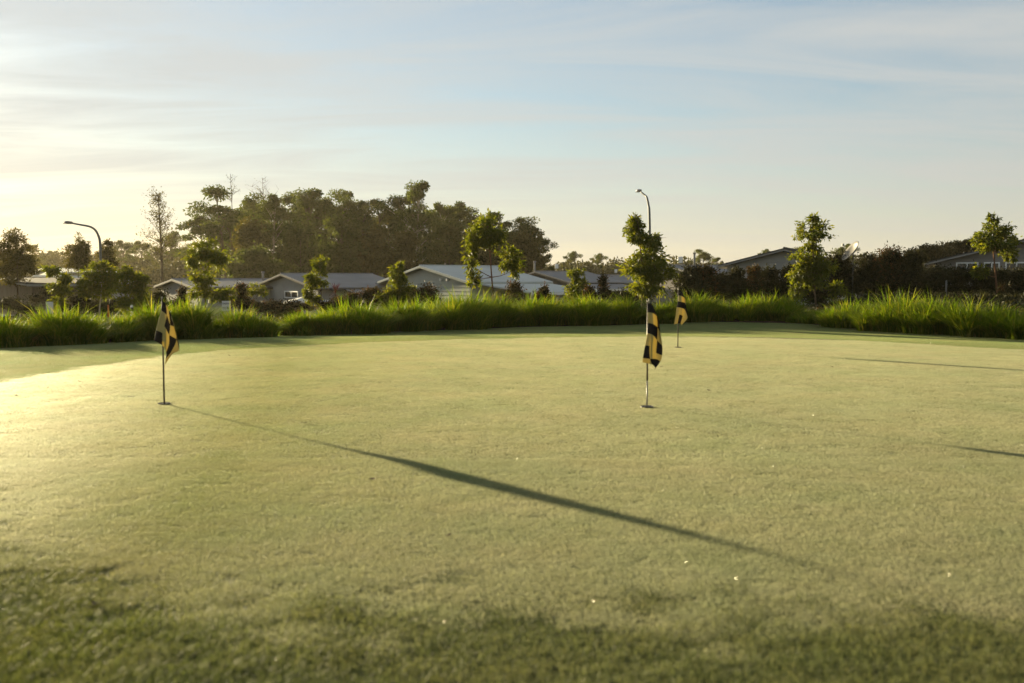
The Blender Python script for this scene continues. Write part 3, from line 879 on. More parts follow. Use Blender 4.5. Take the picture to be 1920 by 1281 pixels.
# young street trees and shrubs with glossy leaves
def sapling(label, trunk, blobs, d, n, seed, leaf=0.16, mat='sapling', bark='bark', name='young_tree', cat='tree', group='young trees beyond the grass bed', **kw):
    return blob_tree(name, label, cat, trunk, blobs, d, n, leaf, M[mat], M[bark], seed=seed, group=group, **kw)

sapling('slim young tree with three separate bright leaf masses, right of the pale house', [(926, 575), (922, 520), (918, 470), (914, 425)],
        [(913, 425, 36, 26), (886, 452, 18, 26), (880, 492, 13, 30), (888, 520, 15, 16), (952, 487, 28, 24), (962, 507, 14, 16), (905, 445, 34, 18), (920, 442, 30, 24)], 36, 3400, 1, bark='red_bark', r_base=0.045)
sapling('full young tree in front of the tall street lamp', [(1204, 575), (1206, 520), (1200, 460), (1196, 420)],
        [(1190, 425, 22, 24), (1202, 450, 24, 16), (1225, 448, 18, 18), (1216, 478, 34, 22), (1205, 505, 38, 24), (1232, 510, 34, 26), (1215, 538, 40, 20), (1192, 410, 12, 10)], 36, 4200, 2, r_base=0.05)
sapling('pyramidal young tree before the dark hedge, near the satellite dish', [(1531, 584), (1527, 540), (1524, 480), (1523, 425)],
        [(1524, 410, 14, 12), (1510, 428, 18, 14), (1541, 430, 18, 16), (1523, 445, 30, 12), (1520, 482, 38, 18), (1502, 510, 26, 22), (1540, 505, 28, 22), (1492, 545, 16, 18), (1530, 525, 24, 16), (1568, 543, 20, 15), (1524, 461, 24, 13), (1522, 500, 30, 20)], 38, 3800, 3, r_base=0.045)
sapling('slim young tree in front of the clipped hedge at the right', [(1871, 562), (1867, 520), (1863, 470), (1862, 430)],
        [(1862, 412, 12, 10), (1864, 432, 28, 14), (1848, 448, 24, 16), (1882, 448, 26, 18), (1866, 460, 34, 12), (1892, 478, 18, 12), (1836, 508, 14, 16)], 38, 2300, 4, bark='red_bark', r_base=0.045)
sapling('tiny reddish sapling beside the tree at the right', [(1886, 566), (1884, 540)], [(1884, 536, 10, 8), (1888, 556, 7, 8)], 37, 110, 5, mat='shrub_red', bark='red_bark', r_base=0.015)
sapling('upright young tree with a dense head, above the small lettered sign', [(384, 590), (386, 540), (388, 490), (388, 460)],
        [(386, 468, 30, 18), (372, 486, 26, 20), (405, 485, 26, 22), (380, 520, 30, 16), (372, 545, 22, 18), (402, 548, 22, 18), (425, 552, 18, 12)], 42, 3200, 6, r_base=0.05)
sapling('broad round young tree with forked pale stem, left of the lamp post foot', [(187, 600), (187, 575), (188, 555), (190, 530)],
        [(188, 508, 34, 18), (168, 525, 26, 20), (210, 522, 28, 20), (190, 540, 36, 18), (160, 545, 16, 14)], 42, 3200, 7, bark='gum_bark', r_base=0.05)
sapling('young tree with stepped leaf masses, second left of the leftmost flag', [(248, 600), (248, 560), (246, 520)],
        [(243, 515, 20, 16), (262, 525, 18, 14), (240, 540, 26, 16), (262, 552, 24, 20), (228, 570, 24, 16), (255, 580, 28, 14)], 41, 3000, 8, r_base=0.04)
sapling('small umbrella-shaped young tree above the blank white sign', [(112, 600), (112, 560), (108, 525)],
        [(102, 508, 20, 12), (122, 522, 16, 14), (98, 540, 14, 8), (120, 545, 20, 12), (112, 568, 12, 14)], 43, 1500, 9, r_base=0.03)
sapling('little round-headed sapling before the house with the sliding window', [(482, 575), (482, 548)], [(480, 541, 17, 9), (468, 548, 8, 6), (494, 548, 7, 8)], 52, 500, 10, r_base=0.02, bark='gum_bark')
sapling('thin young tree with two leaf masses, beside the red cordyline', [(604, 585), (603, 545), (599, 500)],
        [(599, 494, 15, 13), (606, 508, 12, 8), (592, 528, 20, 14), (580, 545, 12, 14), (585, 560, 16, 10)], 42, 1500, 11, r_base=0.03)
sapling('conical bushy young tree in front of the pale weatherboard gable', [(745, 590), (745, 540), (745, 510)],
        [(745, 505, 14, 12), (742, 522, 16, 14), (755, 540, 24, 16), (732, 555, 24, 16), (765, 558, 20, 16), (748, 570, 34, 14)], 41, 3000, 12, r_base=0.04)
sapling('short young tree with a flat leafy head, before the grey roof', [(1082, 585), (1082, 545), (1082, 520)],
        [(1082, 512, 17, 7), (1076, 522, 10, 8), (1078, 545, 20, 14), (1095, 530, 10, 8), (1072, 562, 18, 12)], 41, 1100, 13, r_base=0.025)

# dark shrubs, low hedges
def shrub(label, blobs, d, n, seed, mat='shrub_red', leaf=0.10, group=None, name='shrub', cat='shrub', **kw):
    x = np.mean([b[0] for b in blobs]); top = min(b[1] - b[3] for b in blobs)
    bot = max(b[1] + b[3] for b in blobs)
    return blob_tree(name, label, cat, [(x, bot), (x, (top + bot) / 2)], blobs, d, n, leaf, M[mat], M['bark'], seed=200 + seed, group=group, r_base=0.03,
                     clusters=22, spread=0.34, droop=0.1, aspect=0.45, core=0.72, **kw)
shrub('dark rounded shrub at the foot of the pale weatherboard gable', [(798, 552, 22, 18), (806, 565, 24, 18)], 40, 1100, 1)
shrub('bronze shrub standing before the low end of the pale house', [(965, 545, 16, 18), (960, 565, 24, 16)], 40, 900, 2)
shrub('bronze shrub before the carport wall boards', [(1020, 546, 14, 12), (1018, 565, 24, 16)], 40, 800, 3)
shrub('narrow bronze shrub before the far house roof', [(1131, 528, 9, 16), (1132, 550, 16, 16), (1130, 568, 22, 14)], 40, 900, 4)
shrub('dark shrub between the short young tree and the narrow bronze shrub', [(1105, 545, 10, 10), (1106, 562, 18, 14)], 40, 700, 5)
shrub('dark shrub mass behind the full young tree by the lamp', [(1165, 560, 24, 14), (1150, 570, 24, 12), (1190, 560, 30, 18)], 39, 1400, 6, 'shrub_dark')
shrub('red-tipped shrub left of the house with the sliding window', [(452, 545, 14, 14), (448, 565, 20, 18), (462, 570, 14, 14)], 46, 1200, 7)
shrub('dark red-tipped shrub before the leftmost gable', [(342, 550, 9, 14), (340, 568, 16, 16)], 46, 700, 8)
shrub('dark shrub at the lower left of the leftmost gable', [(300, 560, 16, 16), (296, 578, 24, 14), (320, 575, 18, 14)], 46, 1200, 9, 'shrub_dark')
shrub('low red-flecked clipped hedge under the sliding window', [(485, 572, 20, 9), (515, 572, 22, 9), (548, 573, 22, 9), (575, 575, 16, 9), (500, 582, 26, 9), (540, 584, 26, 9)], 50, 2600, 10, cat='hedge', name='hedge')
shrub('dark shrub mass right of the red cordyline', [(662, 560, 16, 12), (690, 556, 16, 14), (640, 568, 22, 12), (675, 575, 26, 10), (612, 575, 20, 10)], 42, 2000, 11)
shrub('orange-tipped low shrub between the two gables in the middle', [(706, 550, 14, 10), (712, 562, 18, 12)], 42, 900, 12)
shrub('low dark shrubs along the road left of the orange stake', [(150, 565, 24, 18), (180, 578, 28, 16), (215, 575, 20, 16), (130, 580, 20, 14)], 44, 2000, 13, 'shrub_dark')
shrub('low dark shrub behind the parked car', [(20, 570, 30, 14), (50, 580, 22, 12), (70, 560, 18, 10), (90, 548, 20, 10)], 54, 1400, 14, 'shrub_dark')
shrub('low dark shrub in the gap behind the carport', [(1000, 575, 34, 10), (940, 575, 26, 12), (1050, 575, 26, 12)], 41, 1400, 15, 'shrub_dark')
# cordyline: a rosette of stiff red sword leaves
def cordyline(px, py, d):
    r = np.random.default_rng(77)
    c = P(px, py, d); z0 = gz(c[0], c[1])
    root = empty('cordyline', (c[0], c[1], z0)); tag(root, 'spiky dark red cordyline before the grey roofed house', 'plant')
    h = c[2] - z0
    MB().tube([(0, 0, -0.03), (0.02, 0, h * 0.5), (0, 0, h)], [0.05, 0.04, 0.03], 7).build('stem', M['bark'], root, True)
    m = MB()
    for i in range(46):
        a = r.uniform(0, 2 * math.pi); e = r.uniform(-0.5, 1.45); L = r.uniform(0.35, 0.55)
        dr = np.array([math.cos(a) * math.cos(e), math.sin(a) * math.cos(e), math.sin(e)])
        s = np.cross(dr, (0, 0, 1.0)); s = s / (np.linalg.norm(s) + 1e-6) * 0.022
        b = np.array([0, 0, h + r.uniform(-0.25, 0.02)]); mid = b + dr * L * 0.5; tip = b + dr * L + np.array([0, 0, -0.12 * L])
        m.add([b - s * .4, b + s * .4, mid + s, mid - s, tip], [(0, 1, 2, 3), (3, 2, 4)])
    m.build('leaves', M['cordyline'], root)
cordyline(629, 543, 42)

# dark hedge on the right: bush after bush
HEDGE = [
    ([(1290, 520, 24, 22), (1290, 550, 28, 24)], 'first bush of the dark hedge, beside the full young tree by the lamp'),
    ([(1322, 512, 18, 16), (1325, 540, 26, 28)], 'orange-topped hedge bush below the far round-topped trees'),
    ([(1352, 530, 20, 16), (1355, 550, 26, 24)], 'hedge bush below the left eave of the grey gable'),
    ([(1382, 519, 13, 15), (1384, 546, 24, 24)], 'pointed hedge bush under the grey gable'),
    ([(1412, 514, 12, 13), (1412, 545, 24, 24)], 'red-tipped pointed hedge bush under the grey gable'),
    ([(1446, 516, 19, 15), (1448, 546, 28, 24)], 'rounded hedge bush under the peak of the grey gable'),
    ([(1480, 512, 14, 16), (1484, 544, 26, 26)], 'hedge bush half hidden behind the pyramidal young tree, left side'),
    ([(1530, 515, 30, 26), (1530, 550, 34, 26)], 'hedge bush directly behind the pyramidal young tree'),
    ([(1570, 492, 20, 20), (1580, 530, 34, 34)], 'tall hedge bush below and left of the satellite dish'),
    ([(1630, 492, 24, 18), (1625, 528, 36, 34)], 'tall hedge bush just right of the satellite dish'),
    ([(1668, 484, 26, 20), (1670, 526, 36, 34)], 'tall hedge bush with bare twigs on top'),
    ([(1712, 490, 24, 20), (1712, 528, 34, 32)], 'tall hedge bush beside the sunlit end of the right house'),
]
for i, (bl, lab) in enumerate(HEDGE):
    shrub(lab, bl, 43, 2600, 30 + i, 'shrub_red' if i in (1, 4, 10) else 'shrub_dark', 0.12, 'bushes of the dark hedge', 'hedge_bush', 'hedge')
# clipped part
shrub('clipped dark hedge in front of the right house, left end with a pale post', [(1755, 520, 26, 18), (1790, 520, 26, 18), (1755, 545, 28, 14), (1790, 545, 28, 14)], 41, 3800, 50, 'shrub_dark', 0.10, 'clipped hedge before the right house', 'hedge', 'hedge', shell=0.3)
shrub('clipped dark hedge in front of the right house, behind the slim young tree', [(1830, 520, 26, 18), (1868, 520, 26, 18), (1830, 545, 28, 14), (1868, 545, 28, 14)], 41, 3800, 51, 'shrub_dark', 0.10, 'clipped hedge before the right house', 'hedge', 'hedge', shell=0.3)
shrub('clipped dark hedge in front of the right house, end at the picture edge', [(1905, 520, 26, 18), (1940, 520, 26, 18), (1905, 545, 28, 14), (1940, 545, 28, 14)], 41, 3800, 52, 'shrub_dark', 0.10, 'clipped hedge before the right house', 'hedge', 'hedge', shell=0.3)
# ground cover between bed and hedge
shrub('grey-green ground cover around the foot of the pyramidal young tree', [(1500, 585, 40, 8), (1560, 583, 34, 8), (1600, 578, 30, 8)], 36, 1800, 60, 'shrub_red', 0.08, None, 'ground_cover', 'ground cover')
shrub('rounded ground cover mound left of the slim young tree at the right', [(1790, 570, 40, 10), (1848, 566, 24, 9), (1740, 572, 30, 8)], 35, 1800, 61, 'shrub_red', 0.08, None, 'ground_cover', 'ground cover')
shrub('dry ground cover patch right of the small lettered sign', [(510, 592, 34, 6), (550, 590, 24, 6), (470, 592, 20, 6)], 38, 1200, 62, 'shrub_red', 0.08, None, 'ground_cover', 'ground cover')
shrub('dark mixed ground cover below the dark hedge', [(1300, 575, 44, 9), (1380, 574, 44, 9), (1450, 574, 40, 9)], 38, 2000, 63, 'shrub_dark', 0.08, None, 'ground_cover', 'ground cover')
shrub('dark ground cover in front of the tall part of the dark hedge', [(1640, 565, 40, 12), (1700, 562, 40, 12), (1590, 568, 34, 10)], 37, 2200, 65, 'shrub_dark', 0.08, None, 'ground_cover', 'ground cover')
shrub('dark ground cover in front of the clipped dark hedge', [(1760, 560, 40, 10), (1830, 558, 40, 10), (1900, 560, 40, 12)], 37, 2200, 66, 'shrub_dark', 0.08, None, 'ground_cover', 'ground cover')
shrub('ground cover at the right edge behind the last grass mound', [(1895, 592, 34, 12), (1930, 590, 30, 12)], 32, 1000, 64, 'shrub_red', 0.08, None, 'ground_cover', 'ground cover')

# low leafy cover over the bank between bed and hedges
def bank_cover():
    r = np.random.default_rng(88)
    n = 52000
    y = r.uniform(24, 44, n); x = r.uniform(-0.55, 0.62, n) * y
    fy = np.interp(x, bf[:, 0], bf[:, 1])
    k = (y > fy + 1.4) & ((x / y > 0.12) | (y < 40))
    x, y = x[k], y[k]; n = len(x)
    hgt = 0.05 + 0.16 * (0.5 + 0.5 * np.sin(x * 1.3 + 2 * np.sin(y * 0.9))) * r.random(n)
    C = np.stack([x, y, ground(x, y) + hgt], -1)
    ln = r.uniform(0.08, 0.20, n)
    v, f = leaf_quads(C, r.normal(0, 1, (n, 3)) + np.array([0, 0, 0.5]), ln, ln * 0.4, r)
    o = link('bank_cover', np_mesh('bank_cover', v, f, 3), None, [M['shrub_dark']])
    tag(o, 'low dark leafy cover on the bank behind the grass bed', 'ground cover', kind='stuff')
bank_cover()

# middle-distance trees on the left
blob_tree('dense_tree', 'large dark brownish tree at the left edge', 'tree', [(34, 600), (34, 540), (33, 490), (30, 450)],
          [(28, 445, 22, 16), (14, 470, 26, 22), (42, 475, 24, 24), (26, 495, 40, 24), (50, 500, 20, 18), (10, 510, 26, 20), (35, 525, 24, 10)], 60, 5200, 0.17, M['brown_gum'], M['dark_bark'], 0.09, 301, clusters=26)
blob_tree('dense_tree', 'dark brownish tree left of the curved lamp post', 'tree', [(146, 600), (146, 540), (146, 480)],
          [(150, 458, 16, 18), (138, 475, 18, 18), (158, 478, 16, 22), (146, 495, 24, 18)], 75, 3000, 0.19, M['brown_gum'], M['dark_bark'], 0.09, 302, clusters=22)
blob_tree('dense_tree', 'brownish tree just right of the curved lamp post', 'tree', [(203, 600), (203, 540), (202, 480)],
          [(202, 462, 13, 12), (196, 475, 14, 14), (208, 485, 14, 16)], 78, 1800, 0.19, M['brown_gum'], M['dark_bark'], 0.08, 303, clusters=18)

# ------------------------------------------------------------------ eucalypts
def gum_meshes(seed, H=16.0, lean=0.0, tips=24, top=0.45, spread=0.20, leaves=5200, leaf=0.30, clump_r=1.05, multi=1):
    """one eucalypt: (trunk mesh, crown mesh), foot at the origin"""
    r = np.random.default_rng(seed)
    m = MB(); C, D = [], []
    tipn = []
    for s in range(multi):
        a0 = r.uniform(0, 2 * math.pi)
        off = np.array([math.cos(a0), math.sin(a0), 0]) * (0.0 if multi == 1 else 0.5)
        tall = H * (1.0 if s == 0 else r.uniform(0.75, 0.95))
        end = off * (1 if multi == 1 else 4.5) + np.array([lean * H, 0, tall * 0.86])
        bend = np.array([r.normal(0, 0.35), r.normal(0, 0.35), 0])
        tr = curve_pts(off, end, bend, 9)
        m.tube(tr, [0.26 * H / 16 * (1 - 0.82 * i / 8) + 0.02 for i in range(9)], 7)
        for j in range(tips // multi):
            t = r.uniform(1 - top - 0.12, 1.0) ** 0.9
            i = min(7, int(t * 8)); p = tr[i] * (1 - (t * 8 - i)) + tr[i + 1] * (t * 8 - i)
            a = r.uniform(0, 2 * math.pi)
            # widest in the middle of the crown, domed at the top
            u = (t - (1 - top)) / top
            wide = spread * H * math.sqrt(max(0.12, 1 - max(0.0, u) ** 2.2)) * r.uniform(0.35, 1.05)
            e = p + np.array([math.cos(a) * wide, math.sin(a) * wide, H * r.uniform(0.03, 0.15)])
            m.tube(curve_pts(p, e, (0, 0, 0.05 * wide), 5), [0.075, 0.06, 0.045, 0.03, 0.018], 4)
            tipn.append(e)
        tipn.append(tr[-1] + np.array([0, 0, 0.06 * H]))
    tipn = np.array(tipn)
    n_each = leaves // len(tipn)
    for e in tipn:
        cr = clump_r * r.uniform(0.55, 1.45)
        q = r.normal(0, 1, (n_each, 3)); q /= np.linalg.norm(q, axis=1, keepdims=True); q *= r.random((n_each, 1)) ** 0.5
        q[:, 2] = q[:, 2] * 0.58 + 0.10
        C.append(e + q * cr); D.append(q + r.normal(0, 0.6, (n_each, 3)) + np.array([0, 0, -0.5]))
    C = np.vstack(C); D = np.vstack(D)
    ln = leaf * r.uniform(0.6, 1.4, len(C))
    v, f = leaf_quads(C, D, ln, ln * 0.5, r)
    return py_mesh('trunk', m.v, m.f, True), np_mesh('crown', v, f, 3)

GUMS = [gum_meshes(s, multi=mu, top=tp, spread=sp, tips=ti, leaves=lv) for s, mu, tp, sp, ti, lv in
        ((11, 1, 0.50, 0.20, 25, 6800), (12, 2, 0.45, 0.21, 28, 7200), (13, 1, 0.58, 0.18, 26, 7200), (14, 1, 0.38, 0.22, 18, 5600), (15, 3, 0.55, 0.21, 33, 8200))]
for t, c in GUMS:
    t.materials.append(M['dark_bark']); c.materials.append(M['gum'])
GUMS_PALE = []
for t, c in GUMS[:4]:
    t2 = t.copy(); t2.materials.clear(); t2.materials.append(M['gum_bark']); GUMS_PALE.append((t2, c))

def gum_tree(label, px, top_y, d, variant, group=None, pale=False, wide=1.0, name='eucalypt', cols=None):
    tp = P(px, top_y, d)
    z0 = gz(tp[0], tp[1]) - 0.05
    t, c = (GUMS_PALE if pale else GUMS)[variant]
    top = max(v.co.z for v in c.vertices) if 'top' not in c else c['top']
    c['top'] = top
    s = (tp[2] - z0) / top
    root = empty(name, (tp[0], tp[1], z0), random.uniform(0, 6.28))
    root.scale = (s * wide, s * wide, s)
    tag(root, label, 'tree', group)
    for nm, me in (('trunk', t), ('crown', c)):
        o = bpy.data.objects.new(nm, me); COL.objects.link(o); o.parent = root
    return root

G = 'eucalypts of the grove behind the houses'
GROVE = [
    (405, 388, 150, 1, 'slim eucalypt at the left end of the grove, lower than its neighbour'),
    (440, 347, 146, 4, 'tall many-stemmed eucalypt at the left end of the grove'),
    (478, 360, 156, 0, 'eucalypt just right of the many-stemmed tree in the grove'),
    (515, 362, 150, 3, 'eucalypt with a bare twiggy top behind it, left part of the grove'),
    (548, 358, 158, 0, 'flat-crowned eucalypt above the roof of the house with the sliding window'),
    (580, 352, 152, 2, 'highest rounded eucalypt in the middle of the grove'),
    (615, 355, 160, 1, 'eucalypt right of the highest rounded crown in the grove'),
    (645, 364, 150, 0, 'eucalypt in the middle of the grove, second right of the highest rounded crown'),
    (678, 374, 156, 2, 'lower rounded eucalypt in the middle of the grove'),
    (705, 382, 150, 4, 'eucalypt in the dip of the grove outline, left of the emergent tree'),
    (738, 370, 152, 1, 'eucalypt directly left of the pale-trunked emergent tree'),
    (765, 356, 148, 3, 'eucalypt touching the left side of the pale-trunked emergent tree'),
    (828, 377, 160, 3, 'umbrella-crowned eucalypt right of the emergent tree'),
    (856, 376, 164, 3, 'umbrella-crowned eucalypt, second right of the emergent tree'),
    (880, 386, 156, 0, 'eucalypt behind the left shoulder of the slim tree with three leaf masses'),
    (925, 396, 158, 2, 'eucalypt behind the head of the slim tree with three leaf masses'),
    (960, 403, 154, 1, 'eucalypt right of the head of the slim tree with three leaf masses'),
    (988, 417, 150, 0, 'eucalypt near the right end of the grove'),
    (1012, 440, 148, 3, 'low open eucalypt ending the grove on the right'),
]
for i, (px, ty, d, v, lab) in enumerate(GROVE):
    gum_tree(lab, px, ty, d, v, G, pale=i in (3, 11, 12), wide=random.uniform(0.9, 1.2))
gum_tree('emergent pale-trunked eucalypt, tallest of the grove', 787, 337, 140, 2, G, pale=True, wide=0.8)
for i, (px, ty, d, v) in enumerate([(420, 400, 172, 2), (460, 385, 176, 0), (500, 385, 176, 2), (535, 385, 174, 4), (565, 380, 178, 2), (600, 378, 176, 0), (632, 385, 176, 2),
                                    (662, 395, 176, 0), (692, 400, 174, 2), (722, 395, 176, 4), (752, 395, 174, 2), (805, 392, 176, 0), (842, 398, 178, 2), (868, 405, 176, 4),
                                    (900, 415, 174, 2), (940, 420, 172, 0), (972, 432, 172, 2)]):
    gum_tree('eucalypt in the shaded depth of the grove', px, ty, d, v, 'eucalypts deep in the grove', wide=1.25)
# rounded understorey trees at the foot of the grove
U = [([(470, 425, 24, 18), (462, 448, 26, 24), (485, 445, 22, 22), (472, 475, 30, 20)], 128, 'brown_gum', 'brownish rounded tree at the foot of the grove, left part'),
     ([(478, 480, 34, 18), (450, 500, 30, 18), (505, 500, 30, 18), (478, 515, 44, 14)], 118, 'gum', 'dark spreading tree behind the leftmost roofs'),
     ([(560, 440, 34, 26), (545, 480, 36, 26), (585, 480, 32, 26), (565, 510, 44, 16)], 130, 'gum', 'dark understorey tree above the house with the sliding window'),
     ([(640, 430, 34, 28), (625, 475, 36, 26), (660, 475, 32, 28), (642, 508, 44, 16)], 132, 'gum', 'dark understorey tree in the middle of the grove'),
     ([(705, 450, 30, 28), (695, 485, 32, 24), (725, 490, 28, 22)], 132, 'brown_gum', 'brownish understorey tree between the two gables in the middle'),
     ([(762, 455, 24, 22), (752, 485, 26, 22), (775, 500, 22, 14)], 134, 'brown_gum', 'brownish understorey tree under the emergent eucalypt'),
     ([(840, 440, 34, 26), (825, 475, 30, 22), (862, 475, 32, 24)], 132, 'gum', 'dark understorey tree above the ridge of the pale house'),
     ([(915, 450, 30, 28), (905, 485, 34, 20), (945, 480, 30, 24)], 132, 'gum', 'dark understorey tree behind the slim tree with three leaf masses'),
     ([(985, 460, 24, 24), (1000, 485, 30, 18), (970, 490, 24, 16)], 130, 'brown_gum', 'brownish understorey tree at the right foot of the grove')]
for i, (bl, d, mt, lab) in enumerate(U):
    x = np.mean([b[0] for b in bl])
    blob_tree('understorey_tree', lab, 'tree', [(x, 560), (x, 500), (x, 450)], bl, d, 4200, 0.36, M[mt], M['dark_bark'], 0.16, 400 + i, 'understorey trees of the grove', clusters=26, aspect=0.5)

# bare trees
def bare_tree(label, px, top_y, d, seed, height_frac=0.5, leaves=0, r0=0.16, twigs=46, spread=0.12, mat='brown_gum'):
    r = np.random.default_rng(seed)
    tp = P(px, top_y, d); z0 = gz(tp[0], tp[1]) - 0.05
    H = tp[2] - z0
    root = empty('bare_tree', (tp[0], tp[1], z0)); tag(root, label, 'tree')
    m = MB()
    tr = curve_pts((0.25, 0, 0), (0, 0, H), (0.12, 0.1, 0), 12)
    m.tube(tr, [r0 * (1 - 0.9 * i / 11) + 0.012 for i in range(12)], 7)
    C = []
    for j in range(twigs):
        t = 1 - height_frac * r.random() ** 0.8
        i = min(10, int(t * 11)); p = tr[i] * (1 - (t * 11 - i)) + tr[i + 1] * (t * 11 - i)
        a = r.uniform(0, 2 * math.pi); L = H * spread * r.uniform(0.35, 1.1) * (0.45 + 1.0 * (1 - t) / height_frac)
        e = p + np.array([math.cos(a), math.sin(a), r.uniform(0.25, 1.1)]) * L
        cv = curve_pts(p, e, r.normal(0, 0.06 * L, 3), 5)
        m.tube(cv, [0.045, 0.035, 0.026, 0.018, 0.010], 4)
        for q in range(5):
            s = cv[r.integers(1, 5)]; e2 = s + r.normal(0, 0.4, 3) * L * 0.7 + np.array([0, 0, 0.18 * L])
            m.tube([s, (s + e2) / 2 + r.normal(0, 0.04, 3), e2], [0.02, 0.014, 0.008], 3)
            C.append(e2)
        C.append(e)
    m.build('trunk', M['dark_bark'], root, True)
    if leaves:
        C = np.array(C); k = r.integers(0, len(C), leaves)
        pts = C[k] + r.normal(0, 0.22, (leaves, 3))
        ln = 0.20 * r.uniform(0.6, 1.4, leaves)
        v, f = leaf_quads(pts, r.normal(0, 1, (leaves, 3)), ln, ln * 0.5, r)
        link('crown', np_mesh('crown', v, f, 3), root, [M[mat]])
    return root
bare_tree('tall thin-crowned tree with straight dark trunk, standing alone left of the grove', 296, 364, 120, 501, 0.55, 1700, 0.24, 60, 0.13)
bare_tree('dead tree whose bare twigs rise above the many-stemmed eucalypt', 432, 326, 162, 502, 0.22, 60, 0.14, 16, 0.08)
bare_tree('dead tree with bare twigs above the left part of the grove, right one of two', 492, 333, 164, 503, 0.22, 60, 0.14, 18, 0.09)

# single far trees standing out of the distant wood
FAR = [(228, 449, 230, 3, 'far umbrella-crowned eucalypt between lamp post and lone thin tree'), (262, 450, 236, 3, 'far umbrella-crowned eucalypt just left of the lone thin tree'),
       (322, 432, 215, 3, 'far spreading eucalypt just right of the lone thin tree'), (355, 455, 225, 1, 'far eucalypt between the lone thin tree and the grove'),
       (1073, 470, 260, 3, 'far domed eucalypt behind the grey roof, left of two'), (1122, 474, 262, 3, 'far domed eucalypt behind the grey roof, right of two'),
       (1325, 466, 200, 1, 'far open eucalypt above the orange-topped hedge bush'), (1345, 482, 220, 2, 'far low eucalypt at the left eave of the grey gable'),
       (1398, 484, 210, 0, 'far eucalypt top above the left rake of the grey gable'), (1435, 466, 240, 3, 'far flat-topped eucalypt above the grey gable near its peak'),
       (1575, 462, 190, 3, 'far eucalypt behind the hedge, left of the satellite dish'), (1590, 456, 200, 3, 'far flat-topped eucalypt over the satellite dish'),
       (1500, 462, 200, 2, 'far eucalypt right of the grey gable peak behind the pyramidal tree'), (60, 458, 300, 2, 'far eucalypt behind the dark tree at the left edge')]
for px, ty, d, v, lab in FAR:
    gum_tree(lab, px, ty, d, v, 'far eucalypts', wide=1.15)
# dark trees behind the right house
for i, (bl, lab) in enumerate([
        ([(1715, 480, 22, 14), (1740, 474, 22, 14)], 'dark tree behind the sunlit end of the right house'),
        ([(1765, 468, 20, 14), (1790, 466, 18, 14), (1775, 480, 30, 12)], 'dark tree behind the left roof slope of the right house'),
        ([(1815, 462, 20, 14), (1845, 462, 22, 14), (1830, 476, 30, 12)], 'dark tree behind the slim young tree and the right house')]):
    x = np.mean([b[0] for b in bl])
    blob_tree('dense_tree', lab, 'tree', [(x, 520), (x, 480)], bl, 85, 2600, 0.22, M['shrub_dark'], M['dark_bark'], 0.12, 520 + i, 'dark trees behind the right house', clusters=24, aspect=0.5)

# distant wood: reads as one mass
def wood(name, label, spans, seed):
    r = np.random.default_rng(seed)
    C, D = [], []
    for (x0, x1, ty, d0, d1, cnt) in spans:
        for i in range(cnt):
            px = r.uniform(x0, x1); d = r.uniform(d0, d1)
            top = P(px, ty + r.normal(4, 4), d)
            z0 = gz(top[0], top[1]); H = top[2] - z0
            rad = r.uniform(2.6, 4.6)
            for k in range(5):
                c = np.array([top[0] + r.normal(0, rad * .5), top[1] + r.normal(0, rad * .5), z0 + H * r.uniform(0.12, 0.86)])
                q = r.normal(0, 1, (90, 3)); q /= np.linalg.norm(q, axis=1, keepdims=True); q *= r.random((90, 1)) ** 0.4
                C.append(c + q * np.array([rad, rad, rad * 0.62]) * r.uniform(0.5, 0.9)); D.append(q + r.normal(0, .6, (90, 3)))
    C = np.vstack(C); D = np.vstack(D)
    ln = 0.95 * r.uniform(0.6, 1.3, len(C))
    v, f = leaf_quads(C, D, ln, ln * 0.6, r)
    o = link(name, np_mesh(name, v, f, 3), None, [M['far_leaf']])
    tag(o, label, 'wood', kind='stuff')
wood('distant_wood', 'hazy distant wood along the horizon on the left', [(-320, 60, 462, 330, 400, 55), (40, 420, 464, 300, 400, 75), (230, 430, 478, 190, 260, 34), (420, 1040, 470, 200, 300, 40)], 601)
wood('distant_wood', 'hazy distant wood along the horizon on the right', [(1020, 1300, 490, 230, 320, 60), (1260, 1500, 492, 240, 320, 34), (1500, 2300, 476, 220, 320, 70)], 602)

